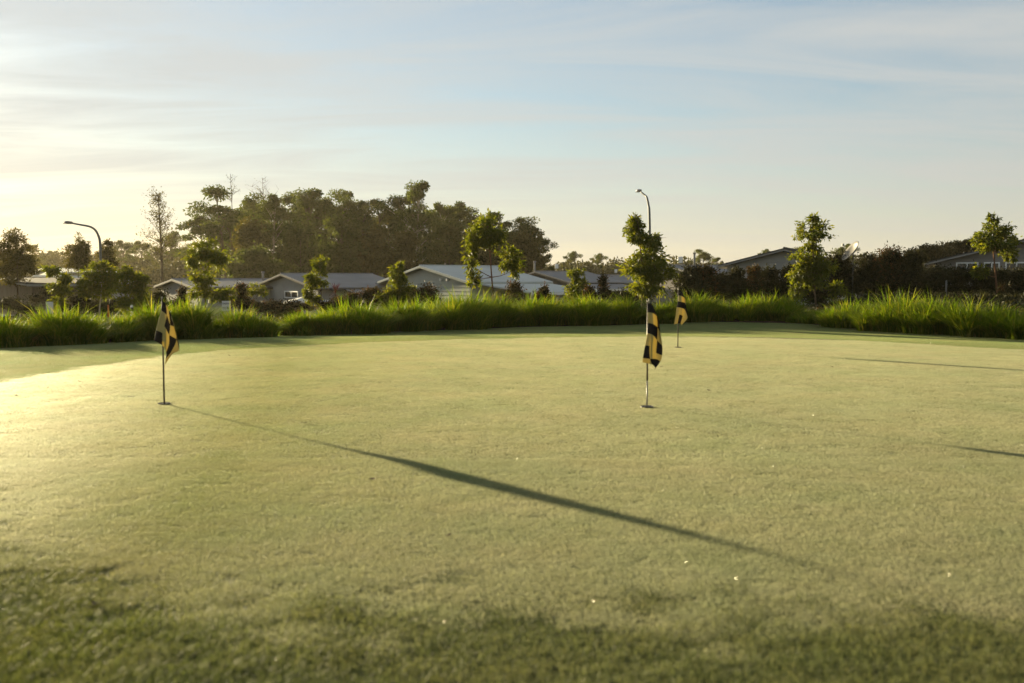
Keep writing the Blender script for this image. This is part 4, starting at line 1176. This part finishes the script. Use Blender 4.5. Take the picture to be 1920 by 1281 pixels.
# ------------------------------------------------------------------ houses
class House:
    """gabled house; local frame: u across the gable, r along the ridge away from the gable front"""
    def __init__(self, label, peak, d, a_deg, hw_px, rise_px, L, wall, roof, eave_h=2.35, over=0.45, boards=None, trim='trim', thick=0.16):
        pk = P(peak[0], peak[1], d); ppm = F / d
        a = math.radians(a_deg)
        self.u = np.array([math.sin(a), -math.cos(a), 0]); self.r = np.array([math.cos(a), math.sin(a), 0])
        kk = (peak[0] + hw_px - 960) / F
        self.hw = (kk * pk[1] - pk[0]) / (math.sin(a) + kk * math.cos(a)); self.rise = rise_px / ppm
        self.L = L; self.over = over
        self.z_e = pk[2] - self.rise                       # eave edge height
        self.org = np.array([pk[0], pk[1], 0.0])
        self.root = empty('house', (pk[0], pk[1], gz(pk[0], pk[1])))
        tag(self.root, label, 'house', 'single storey houses')
        self.off = np.array([pk[0], pk[1], self.root.location.z])
        self.wall, self.roof = M[wall], M[roof]
        zg = min(gz(pk[0], pk[1]), self.z_e - eave_h) - 0.2
        hw, rise, ov = self.hw, self.rise, over
        wh = hw - ov                                        # half width of the walls
        slope = rise / hw
        zt = lambda q: pk[2] - abs(q) * slope - thick       # underside of the roof
        self.zt = zt; self.wh = wh; self.zg = zg; self.pk = pk
        # walls: pentagon prism
        pr = [(-wh, zg), (wh, zg), (wh, zt(wh) - 0.01), (0, zt(0) - 0.01), (-wh, zt(wh) - 0.01)]
        v = [self.w(q, ov, z) for q, z in pr] + [self.w(q, L - ov, z) for q, z in pr]
        f = [(0, 1, 2, 3, 4), (9, 8, 7, 6, 5)] + [(i, i + 5, (i + 1) % 5 + 5, (i + 1) % 5) for i in range(5)]
        MB().add(v, f).build('wall', self.wall, self.root)
        # roof: two sloping sheets and a ridge cap, barge boards, gutters
        m = MB()
        for s in (-1, 1):
            top = [self.w(0.0, 0, pk[2]), self.w(s * hw, 0, self.z_e), self.w(s * hw, L, self.z_e), self.w(0.0, L, pk[2])]
            bot = [t - np.array([0, 0, thick * 0.45]) for t in top]
            m.hexa(bot + top)
        rf = m.build('roof', self.roof, self.root)
        m = MB(); m.tube([self.w(0, -0.02, pk[2] + 0.01), self.w(0, L + 0.02, pk[2] + 0.01)], 0.055, 6).build('ridge_cap', self.roof, rf)
        for s in (-1, 1):
            m = MB()
            z1 = thick
            pts = []
            for y0, y1 in ((-0.03, 0.03),):
                A = [self.w(0, y0, pk[2] - z1), self.w(s * (hw + 0.02), y0, self.z_e - z1), self.w(s * (hw + 0.02), y1, self.z_e - z1), self.w(0, y1, pk[2] - z1)]
                B = [self.w(0, y0, pk[2] - 0.075), self.w(s * (hw + 0.02), y0, self.z_e - 0.075), self.w(s * (hw + 0.02), y1, self.z_e - 0.075), self.w(0, y1, pk[2] - 0.075)]
                m.hexa(A + B)
            m.build('bargeboard', M[trim], self.root)
            m = MB()
            m.hexa([self.w(s * (hw + a_), b_, self.z_e - 0.20 + c_) for c_ in (0, 0.13) for a_, b_ in ((-0.02, 0.05), (0.10, 0.05), (0.10, L - 0.05), (-0.02, L - 0.05))])
            m.build('gutter', M[trim], self.root)
        if boards:
            self.boards(boards)
    def w(self, q, y, z):
        p = self.org + self.u * q + self.r * y
        return np.array([p[0], p[1], z]) - self.off
    def q_at(self, px):
        """place across the gable front that is seen at photograph column px"""
        kk = (px - 960) / F; o_ = self.org + self.r * self.over
        return (kk * o_[1] - o_[0]) / (self.u[0] - kk * self.u[1])
    def boards(self, h):
        """overlapping weatherboards on the gable front, one by one"""
        y = self.over
        z = self.zt(0) - 0.02
        slope = self.rise / self.hw
        while z > self.zg + 0.4:
            zb = z - h
            def half(zz):
                return min(self.wh + 0.01, max(0.02, (self.pk[2] - 0.17 - zz) / slope))
            a, b = half(zb), half(z)
            m = MB()
            m.hexa([self.w(-a, y - 0.050, zb + 0.004), self.w(a, y - 0.050, zb + 0.004), self.w(a, y - 0.004, zb + 0.004), self.w(-a, y - 0.004, zb + 0.004),
                    self.w(-b, y - 0.010, z), self.w(b, y - 0.010, z), self.w(b, y - 0.004, z), self.w(-b, y - 0.004, z)])
            m.build('weatherboard', self.wall, self.root)
            z = zb
    def lean_to(self, q0, q1, y0, y1, drop, name='carport_roof', wall=True, post=True, board=0.0, mat=None):
        """lower roof along the side facing right"""
        z0 = self.z_e - 0.12; z1 = z0 - drop
        m = MB()
        top = [self.w(q0, y0, z0), self.w(q1, y0, z1), self.w(q1, y1, z1), self.w(q0, y1, z0)]
        m.hexa([t - np.array([0, 0, 0.09]) for t in top] + top)
        rf = m.build(name, mat or self.roof, self.root)
        m = MB()
        m.hexa([self.w(q1 + a_, b_, z1 - 0.17 + c_) for c_ in (0, 0.15) for a_, b_ in ((0.005, y0), (0.10, y0), (0.10, y1), (0.005, y1))])
        m.build('gutter', M['white'], rf)
        if wall:
            m = MB(); m.hexa([self.w(a_, b_, c_) for c_ in (self.zg, z1 - 0.10) for a_, b_ in ((q1 - 0.55, y0 + 0.6), (q1 - 0.35, y0 + 0.6), (q1 - 0.35, y1 - 0.2), (q1 - 0.55, y1 - 0.2))])
            m.build('side_wall', self.wall, self.root)
            if board:
                z = z1 - 0.12
                while z > self.zg + 0.4:
                    m = MB(); m.hexa([self.w(q1 - 0.348 + a_, b_, c_) for c_, e in ((z - board + 0.004, 0.03), (z, 0.008)) for a_, b_ in ((0, y0 + 0.62), (e, y0 + 0.62), (e, y1 - 0.22), (0, y1 - 0.22))])
                    m.build('weatherboard', self.wall, self.root); z -= board
        if post:
            for yy in (y0 + 0.15, y1 - 0.15):
                m = MB(); c = [self.w(q1 - 0.15 + a_, yy + b_, 0) for a_, b_ in ((-.05, -.05), (.05, -.05), (.05, .05), (-.05, .05))]
                m.hexa([np.array([p[0], p[1], self.zg - self.off[2]]) for p in c] + [np.array([p[0], p[1], z1 - 0.1 - self.off[2]]) for p in c])
                m.build('post', M['white'], self.root)
    def window(self, q0, q1, z0, z1, panes=2):
        y = self.over - 0.05
        root = None
        fw = 0.07
        m = MB()
        for (a, b, c, e) in ((q0, q1, z0, z0 + fw), (q0, q1, z1 - fw, z1), (q0, q0 + fw, z0 + fw, z1 - fw), (q1 - fw, q1, z0 + fw, z1 - fw)):
            m.hexa([self.w(p, s, zz) for zz in (c, e) for p, s in ((a, y - 0.05), (b, y - 0.05), (b, y + 0.04), (a, y + 0.04))])
        st = (q1 - q0 - 2 * fw) / panes
        for i in range(1, panes):
            a = q0 + fw + st * i
            m.hexa([self.w(p, s, zz) for zz in (z0 + fw, z1 - fw) for p, s in ((a - 0.03, y - 0.045), (a + 0.03, y - 0.045), (a + 0.03, y + 0.03), (a - 0.03, y + 0.03))])
        win = m.build('window', M['white'], self.root)
        for i in range(panes):
            a = q0 + fw + st * i; b = a + st
            m = MB(); m.hexa([self.w(p, s, zz) for zz in (z0 + fw, z1 - fw) for p, s in ((a, y - 0.012), (b, y - 0.012), (b, y), (a, y))])
            m.build('pane', M['glass'], win)
    def box_on_wall(self, name, q, z, s, mat, out=0.16):
        y = self.over - 0.03
        m = MB(); m.hexa([self.w(p, t, zz) for zz in (z - s / 2, z + s / 2) for p, t in ((q - s / 2, y - out), (q + s / 2, y - out), (q + s / 2, y), (q - s / 2, y))])
        return m.build(name, mat, self.root)
    def roof_unit(self, q, y, h, s, name='roof_unit'):
        """white box on a bent stalk standing on the roof"""
        z = self.pk[2] - abs(q) * self.rise / self.hw
        b = self.w(q, y, z)
        m = MB(); m.tube([b - np.array([0, 0, .05]), b + np.array([0.10, 0, h * 0.35]), b + np.array([0.16, 0, h * 0.5])], 0.025, 6)
        st = m.build('stalk', M['steel'], self.root, True)
        m = MB(); c = b + np.array([0.12, 0, h * 0.5 + s * 0.65])
        m.box(c, (s, 0.12, s * 1.35)); m.box(c + np.array([0, -0.07, 0]), (s * 0.8, 0.04, s * 1.1))
        return m.build(name, M['white'], self.root)
    def flue(self, q, y, h, rad=0.10):
        z = self.pk[2] - abs(q) * self.rise / self.hw
        b = self.w(q, y, z)
        m = MB(); m.tube([b - np.array([0, 0, .1]), b + np.array([0, 0, h])], rad, 10); m.tube([b + np.array([0, 0, h]), b + np.array([0, 0, h + .12])], rad * 1.5, 10)
        m.build('flue', M['trim'], self.root, True)

hA = House('grey gabled house farthest left of the row, behind the upright young tree', (322, 523), 74, 33, 40, 14, 9.0, 'wall_grey', 'roof_grey', trim='roof_dark')
hA.flue(1.0, 6.6, 0.55, 0.09)
hB = House('grey house with a white sliding window in its plain gable', (526, 513), 70, 35, 64, 25, 7.2, 'wall_grey', 'roof_grey', trim='roof_dark')
hB.lean_to(hB.hw - 0.05, hB.hw + 2.6, 2.2, 7.0, 0.42, 'verandah_roof', True, True)
hB.window(hB.q_at(536), hB.q_at(561), P(540, 559.5, 69)[2], P(540, 546, 69)[2], 2)
hC = House('pale house with weatherboard gable and carport, in the middle of the row', (787, 498), 64, 36, 92, 30, 6.4, 'wall_sage', 'roof_pale', boards=0.24, trim='wall_sage')
hC.lean_to(hC.hw - 0.05, hC.hw + 5.0, 0.9, 6.2, 0.46, 'carport_roof', True, True, 0.22)
hC.box_on_wall('vent', hC.q_at(830), P(830, 524, 63)[2], 0.15, M['white'])
hC.box_on_wall('vent', hC.q_at(842), P(842, 524, 62.6)[2], 0.15, M['white'])
# timber porch on its left side
m = MB()
c0, c1, c2, c3 = (hC.w(q, y, z) for q, y, z in ((-hC.hw + 0.02, 0.3, hC.z_e + 0.05), (-hC.hw - 2.6, 0.3, hC.z_e - 0.38), (-hC.hw - 2.6, 5.2, hC.z_e - 0.38), (-hC.hw + 0.02, 5.2, hC.z_e + 0.05)))
m.hexa([p - np.array([0, 0, .1]) for p in (c0, c1, c2, c3)] + [c0, c1, c2, c3]); m.build('porch_roof', M['roof_grey'], hC.root)
for yy in (0.5, 4.8):
    p = hC.w(-hC.hw - 2.4, yy, 0)
    m = MB(); m.box((p[0], p[1], (hC.zg + hC.z_e - 0.45) / 2 - hC.off[2]), (0.14, 0.14, hC.z_e - 0.45 - hC.zg)); m.build('post', M['timber'], hC.root)
hD = House('grey roofed house with dark recessed gable, right of the carport', (1003, 509), 78, 36, 66, 20, 5.4, 'wall_dim', 'roof_grey', trim='roof_dark')
hD.roof_unit(0.15, 1.9, 0.55, 0.26)
hD.lean_to(hD.hw - 0.05, hD.hw + 2.2, 0.4, 5.2, 0.35, 'verandah_roof', True, True)
hD.flue(-0.3, 0.2, 0.75, 0.08)
hE = House('far grey roofed house peeping behind the one with the dark gable', (1118, 516), 92, 30, 40, 14, 7.5, 'wall_dim', 'roof_grey', trim='roof_dark')
hE.roof_unit(0.1, 2.0, 0.5, 0.24)
hI = House('pale roofed house mostly hidden behind the first bush of the dark hedge', (1250, 497), 72, 30, 46, 14, 5.4, 'wall_taupe', 'roof_grey')
hI.roof_unit(0.1, 1.0, 0.35, 0.34)
hI.flue(0.2, 2.4, 0.85, 0.08)
hF = House('grey weatherboard gable rising behind the dark hedge', (1470, 465), 55, 66, 128, 31, 8.0, 'wall_grey', 'roof_dark', boards=0.30)
hG = House('taupe weatherboard house at the right edge with sunlit left end', (1924, 447), 50, 66, 196, 43, 8.0, 'wall_taupe', 'roof_dark', boards=0.26)
for q0, q1 in ((hG.q_at(1790), hG.q_at(1832)), (hG.q_at(1842), hG.q_at(1872)), (hG.q_at(1882), hG.q_at(1925))):
    hG.window(q0, q1, P(1800, 520, 50)[2], P(1800, 491, 50)[2], 2)
hG.flue(-1.9, 1.2, 0.30, 0.13)
hH = House('far pale roofed house on the left beside the dark tree', (78, 503), 150, 30, 30, 9, 8.0, 'wall_sage', 'roof_pale')
hJ = House('far pale roofed house on the left, lower and nearer of two', (62, 517), 130, 35, 42, 13, 10.0, 'wall_grey', 'roof_pale')
hK = House('brown building half hidden by the dark tree at the left edge', (-30, 520), 66, 40, 80, 10, 5.5, 'brown_wall', 'roof_dark')

# low rendered wall by the road at the left
def low_wall():
    a = P(46, 557, 62); b = P(92, 555, 62)
    root = empty('garden_wall', (a[0], a[1], gz(a[0], a[1]))); tag(root, 'low mauve rendered wall behind the blank white sign', 'wall')
    lo = root.location
    z0 = -0.1; z1 = a[2] - lo.z
    MB().box(((b[0] - a[0]) / 2, 0, (z0 + z1) / 2), (b[0] - a[0], 0.2, z1 - z0)).build('wall', M['wall_taupe'], root)
    MB().box(((b[0] - a[0]) / 2, 0, z1 + 0.03), (b[0] - a[0] + 0.08, 0.28, 0.06)).build('capping', M['concrete'], root)
low_wall()

# patio umbrella
def patio_umbrella():
    c = P(578, 554, 58); x, y = c[0], c[1]; z0 = gz(x, y)
    root = empty('patio_umbrella', (x, y, z0)); tag(root, 'white square patio umbrella under the sliding window', 'umbrella')
    h = c[2] - z0; s = 1.25; e = h - 0.36
    pole = MB().tube([(0, 0, 0), (0, 0, h + 0.05)], 0.025, 8).build('pole', M['steel'], root, True)
    m = MB(); cor = [(-s, -s), (s, -s), (s, s), (-s, s)]
    v = [(0, 0, h)] + [(a, b, e) for a, b in cor] + [(a * 1.005, b * 1.005, e - 0.16) for a, b in cor]
    m.add(v, [(0, 1 + i, 1 + (i + 1) % 4) for i in range(4)] + [(1 + i, 5 + i, 5 + (i + 1) % 4, 1 + (i + 1) % 4) for i in range(4)])
    o = m.build('canopy', M['canvas'], root); md = o.modifiers.new('cloth', 'SOLIDIFY'); md.thickness = 0.008
    for a, b in cor:
        MB().tube([(0, 0, h - 0.05), (a * 0.98, b * 0.98, e - 0.03)], 0.012, 5).build('rib', M['steel'], root)
    MB().tube([(0, 0, 0), (0, 0, 0.08)], 0.25, 14).build('base', M['concrete'], root)
    root.rotation_euler = (0, 0, 0.35)
patio_umbrella()

# satellite dish on a mast behind the hedge
def dish():
    c = P(1599, 474, 42.3); x, y = c[0], c[1]; z0 = gz(x, y)
    root = empty('satellite_dish', (x, y, z0)); tag(root, 'pale oval satellite dish rising above the dark hedge', 'satellite dish')
    h = c[2] - z0
    MB().tube([(0.1, 0.25, 0), (0.1, 0.25, h - 0.1), (0.03, 0.10, h - 0.02)], 0.03, 8).build('mast', M['steel'], root, True)
    m = MB(); rings, seg_ = 5, 28; R = 0.46
    v = [(0, 0, 0)]
    for i in range(1, rings + 1):
        rr_ = R * i / rings
        for k in range(seg_):
            t = 2 * math.pi * k / seg_; v.append((rr_ * math.cos(t), rr_ * 1.08 * math.sin(t), 0.16 * (i / rings) ** 2))
    f = [(0, 1 + k, 1 + (k + 1) % seg_) for k in range(seg_)]
    for i in range(rings - 1):
        for k in range(seg_):
            a = 1 + i * seg_; f.append((a + k, a + seg_ + k, a + seg_ + (k + 1) % seg_, a + (k + 1) % seg_))
    m.add(v, f); o = m.build('reflector', M['dish'], root, True)
    md = o.modifiers.new('t', 'SOLIDIFY'); md.thickness = 0.015
    n = Vector((-0.80, -0.08, 0.60)).normalized()
    o.matrix_local = Matrix.Translation((0, 0, h)) @ n.to_track_quat('Z', 'Y').to_matrix().to_4x4()
    b = Vector((0, 0, h - 0.45)); t = Vector((0, 0, h)) + n * 0.55
    MB().tube([tuple(b), tuple(t)], 0.012, 6).build('feed_arm', M['steel'], root, True)
    MB().box(tuple(t), (0.08, 0.08, 0.10)).build('feed_horn', M['dish'], root)
dish()

# ------------------------------------------------------------------ street lamps
def lamp(label, pts_px, d, arm_dy, head_len):
    """pole drawn up through photo pixels; arm_dy: how far the arm reaches in depth"""
    n = len(pts_px)
    pts = []
    for i, (x, y) in enumerate(pts_px):
        t = max(0, (i - 1) / (n - 2))
        pts.append(P(x, y, d + arm_dy * t ** 1.4))
    x0, y0 = pts[0][0], pts[0][1]; z0 = gz(x0, y0)
    root = empty('street_lamp', (x0, y0, z0)); tag(root, label, 'street lamp', 'street lamps')
    lo = np.array([x0, y0, z0])
    q = [np.array([0, 0, -0.1]), np.array([0, 0, 1.5])] + [p - lo for p in pts]
    fine = []
    qa = np.array(q)
    for i in range(len(qa) - 1):
        p0 = qa[max(i - 1, 0)]; p1 = qa[i]; p2 = qa[i + 1]; p3 = qa[min(i + 2, len(qa) - 1)]
        for t in np.linspace(0, 1, 5, endpoint=False):
            fine.append(0.5 * ((2 * p1) + (-p0 + p2) * t + (2 * p0 - 5 * p1 + 4 * p2 - p3) * t * t + (-p0 + 3 * p1 - 3 * p2 + p3) * t ** 3))
    fine.append(qa[-1])
    k = len(fine)
    MB().tube(fine, [0.075 - 0.040 * i / (k - 1) for i in range(k)], 10).build('pole', M['steel'], root, True)
    MB().tube([(0, 0, -0.05), (0, 0, 0.5), (0, 0, 0.55)], [0.10, 0.10, 0.07], 12).build('base', M['steel'], root, True)
    dr = qa[-1] - qa[-2]; dr[2] = 0; dr /= np.linalg.norm(dr)
    sd = np.array([-dr[1], dr[0], 0]); up = np.array([0, 0, 1.0])
    e = qa[-1]
    m = MB(); sect = [(-0.12, 0.05, 0.045), (0.0, 0.09, 0.06), (0.25 * head_len, 0.12, 0.075), (0.7 * head_len, 0.11, 0.065), (head_len, 0.05, 0.03)]
    v = []; nn = 10
    for (t, wd, ht) in sect:
        for j in range(nn):
            a = 2 * math.pi * j / nn
            zz = math.sin(a) * ht; zz = max(zz, -ht * 0.55)
            v.append(e + dr * t + sd * math.cos(a) * wd + up * (zz + 0.015))
    f = [(i * nn + j, i * nn + (j + 1) % nn, (i + 1) * nn + (j + 1) % nn, (i + 1) * nn + j) for i in range(len(sect) - 1) for j in range(nn)]
    f += [tuple(range(nn))[::-1], tuple((len(sect) - 1) * nn + j for j in range(nn))]
    hd = m.add(v, f).build('lamp_head', M['lamp_head'], root, True)
    c = e + dr * head_len * 0.5 - up * 0.032
    m = MB(); m.hexa([c + dr * a + sd * b + up * z for z in (-0.02, 0.0) for a, b in ((-.16, -.07), (.16, -.07), (.16, .07), (-.16, .07))]); m.build('lens', M['glass'], hd)
lamp('curved street lamp on the left, its long arm reaching left', [(189, 540), (188.5, 490), (187.5, 455), (184, 441), (178, 431), (168, 425), (150, 421.5), (131, 418)], 46, -0.6, 0.24)
lamp('tall curved street lamp rising behind the full young tree', [(1219, 560), (1218.5, 470), (1217.5, 400), (1216, 385), (1213, 371), (1210, 367), (1204, 362), (1199.5, 358)], 46, 1.0, 0.26)

# ------------------------------------------------------------------ signs and posts
def text_mesh(body, size, mat, parent, loc, name='lettering'):
    cu = bpy.data.curves.new(name, 'FONT'); cu.body = body; cu.size = size; cu.align_x = 'LEFT'; cu.extrude = 0.002
    ob = bpy.data.objects.new(name, cu); COL.objects.link(ob)
    dg = bpy.context.evaluated_depsgraph_get()
    me = bpy.data.meshes.new_from_object(ob.evaluated_get(dg))
    bpy.data.objects.remove(ob); bpy.data.curves.remove(cu)
    o = link(name, me, parent, [mat])
    o.rotation_euler = (math.pi / 2, 0, 0); o.location = loc
    return o
def sign():
    d = 30.0
    a = P(416, 564.5, d); b = P(432.5, 583.5, d)
    x, y = a[0], a[1]; z0 = gz(x, y)
    root = empty('direction_sign', (x, y, z0)); tag(root, 'small white sign with black lettering and arrow behind the grass', 'sign')
    w = b[0] - a[0]; h0 = b[2] - z0; h1 = a[2] - z0
    pn = MB().box((w / 2, 0, (h0 + h1) / 2), (w, 0.012, h1 - h0)).build('panel', M['sign_white'], root)
    for xx in (0.02, w - 0.02):
        MB().box((xx, 0.03, h1 / 2 - 0.05), (0.035, 0.035, h1 + 0.08)).build('post', M['timber'], root)
    text_mesh('PARENT', 0.075, M['black_letter'], root, (0.018, -0.010, h1 - 0.105))
    text_mesh('CLUB', 0.075, M['black_letter'], root, (0.018, -0.010, h1 - 0.235))
    m = MB(); zc = h1 - 0.212; xa = w - 0.085
    m.box((xa + 0.025, -0.010, zc), (0.075, 0.006, 0.016))
    m.add([(xa - 0.022, -0.013, zc), (xa + 0.010, -0.013, zc + 0.024), (xa + 0.010, -0.013, zc - 0.024)], [(0, 2, 1)])
    m.build('arrow', M['black_letter'], root)
sign()
def blank_sign():
    d = 32.0
    a = P(86, 566, d); b = P(100, 588, d); x, y = a[0], a[1]; z0 = gz(x, y)
    root = empty('notice_sign', (x, y, z0)); tag(root, 'blank white upright sign panel at the left behind the grass', 'sign')
    w = b[0] - a[0]; h1 = a[2] - z0; h0 = b[2] - z0
    MB().box((w / 2, 0, (h0 + h1) / 2), (w, 0.012, h1 - h0)).build('panel', M['sign_white'], root)
    MB().box((w / 2, 0.03, h1 / 2 - 0.05), (0.05, 0.04, h1)).build('post', M['steel'], root)
blank_sign()
def marker_post():
    d = 27.0
    a = P(247, 573, d); x, y = a[0], a[1]; z0 = gz(x, y); h = a[2] - z0
    root = empty('marker_post', (x, y, z0)); tag(root, 'white marker post with dark bands left of the leftmost flag', 'post')
    MB().tube([(0, 0, -0.1), (0, 0, h)], 0.035, 10).build('post', M['sign_white'], root, True)
    for z in (h - 0.10, h - 0.33):
        MB().tube([(0, 0, z - 0.05), (0, 0, z + 0.05)], 0.038, 10).build('band', M['black_letter'], root, True)
    MB().tube([(0, 0, h), (0, 0, h + 0.02)], [0.036, 0.01], 10).build('cap', M['sign_white'], root, True)
marker_post()
def stake():
    d = 26.0
    a = P(203, 576, d); x, y = a[0], a[1]; z0 = gz(x, y); h = a[2] - z0
    root = empty('stake', (x, y, z0)); tag(root, 'thin orange stake standing in the grass at the left', 'stake')
    MB().box((0, 0, h / 2 - 0.05), (0.03, 0.02, h + 0.02)).build('shaft', M['timber'], root)
    MB().box((0, 0, h - 0.10), (0.034, 0.024, 0.32)).build('painted_top', M['orange'], root)
stake()
def hedge_post():
    c = P(1774, 545, 39); x, y = c[0], c[1]; z0 = gz(x, y)
    root = empty('bollard', (x, y, z0)); tag(root, 'short pale post before the clipped dark hedge', 'post')
    MB().tube([(0, 0, -0.1), (0, 0, 0.75), (0, 0, 0.78)], [0.035, 0.035, 0.02], 8).build('post', M['steel'], root, True)
    MB().tube([(0, 0, 0), (0, 0, 0.03)], 0.06, 8).build('base', M['concrete'], root, True)
hedge_post()

# ------------------------------------------------------------------ parked car
def car(px, d, rz):
    c = P(px, 600, d); x, y = c[0], c[1]; z0 = gz(x, y) + 0.02
    root = empty('parked_car', (x, y, z0), rz); tag(root, 'silver parked car at the left edge behind the grass', 'car')
    # lower body and cabin as lofted sections along the length (x), symmetrical in y
    def loft(secs):
        m = MB(); v = []; n = len(secs[0][1])
        for xx, prof in secs:
            v += [(xx, yy, zz) for yy, zz in prof] + [(xx, -yy, zz) for yy, zz in reversed(prof)]
        k = 2 * n
        f = [(i * k + j, i * k + (j + 1) % k, (i + 1) * k + (j + 1) % k, (i + 1) * k + j) for i in range(len(secs) - 1) for j in range(k)]
        f += [tuple(range(k))[::-1], tuple((len(secs) - 1) * k + j for j in range(k))]
        return m.add(v, f)
    def prof(w, z0_, z1, t): return [(0.0, z0_), (w * 0.92, z0_), (w, z0_ + 0.15), (w, z1 - 0.16), (w * t, z1), (0.0, z1)]
    body = loft([(-2.15, prof(0.70, 0.38, 0.82, .9)), (-2.0, prof(0.84, 0.28, 0.95, .92)), (-1.2, prof(0.89, 0.22, 1.0, .94)), (0.6, prof(0.90, 0.22, 0.98, .94)),
                 (1.4, prof(0.89, 0.22, 0.90, .92)), (2.0, prof(0.82, 0.26, 0.74, .9)), (2.2, prof(0.66, 0.36, 0.62, .88))]).build('body', M['car_paint'], root, True)
    def cab(w, z1): return [(0.0, 0.93), (0.84, 0.93), (0.845, 0.97), (w + 0.06, z1 - 0.18), (w, z1 - 0.04), (0.0, z1)]
    loft([(-1.95, cab(0.80, 0.99)), (-1.35, cab(0.62, 1.40)), (-0.9, cab(0.60, 1.47)), (0.1, cab(0.60, 1.48)), (0.45, cab(0.62, 1.40)), (1.15, cab(0.80, 0.98))]).build('cabin', M['car_paint'], root, True)
    for nm, xa, za, xb, zb in (('windscreen', 1.12, 1.0, 0.50, 1.37), ('rear_window', -1.90, 1.02, -1.40, 1.36)):
        s = 1 if xa > 0 else -1
        n_ = np.array([za - zb, 0, xb - xa]) * s; n_ = np.array([abs(n_[0]) * s, 0, abs(n_[2])]); n_ = n_ / np.linalg.norm(n_) * 0.025
        q = [np.array((xa, -0.72, za)) + n_, np.array((xa, 0.72, za)) + n_, np.array((xb, 0.57, zb)) + n_, np.array((xb, -0.57, zb)) + n_]
        MB().hexa([p - n_ * 0.6 for p in q] + q).build(nm, M['glass'], root)
    for s in (-1, 1):
        for (a, b, c_, e) in ((-1.25, -0.35, -1.15, -0.35), (-0.27, 0.75, -0.27, 0.32)):
            q = [(a, s * 0.862, 1.0), (b, s * 0.862, 1.0), (e, s * 0.705, 1.34), (c_, s * 0.705, 1.34)]
            MB().hexa([(p[0], p[1] - s * 0.03, p[2]) for p in q] + q).build('side_window', M['glass'], root)
        for xx in (-1.35, 1.35):
            wv = MB().tube([(xx, s * 0.70, 0.31), (xx, s * 0.91, 0.31)], 0.31, 20).build('tyre', M['rubber'], root, False)
            MB().tube([(xx, s * 0.86, 0.31), (xx, s * 0.925, 0.31)], 0.20, 14).build('rim', M['rim'], wv, False)
        MB().box((2.08, s * 0.60, 0.63), (0.16, 0.32, 0.12)).build('headlight', M['glass'], root)
        MB().box((0.70, s * 0.98, 1.02), (0.12, 0.18, 0.12)).build('mirror', M['car_paint'], root)
    for p in body.data.polygons: p.use_smooth = True
car(-4, 46, math.radians(-60))

# ------------------------------------------------------------------ morning haze
hb = MB().box((0, 440, 12.0), (1900, 1100, 36.0))
hz = bpy.data.materials.new('haze'); hz.use_nodes = True
hz.node_tree.nodes.clear()
ho = hz.node_tree.nodes.new('ShaderNodeOutputMaterial'); hv = hz.node_tree.nodes.new('ShaderNodeVolumePrincipled')
hv.inputs['Color'].default_value = (0.97, 0.86, 0.62, 1)
hv.inputs['Density'].default_value = 0.00014
hv.inputs['Anisotropy'].default_value = 0.4
hz.node_tree.links.new(hv.outputs[0], ho.inputs['Volume'])
o = hb.build('haze', hz)
tag(o, 'thin golden morning haze over the whole place', 'haze', kind='stuff')
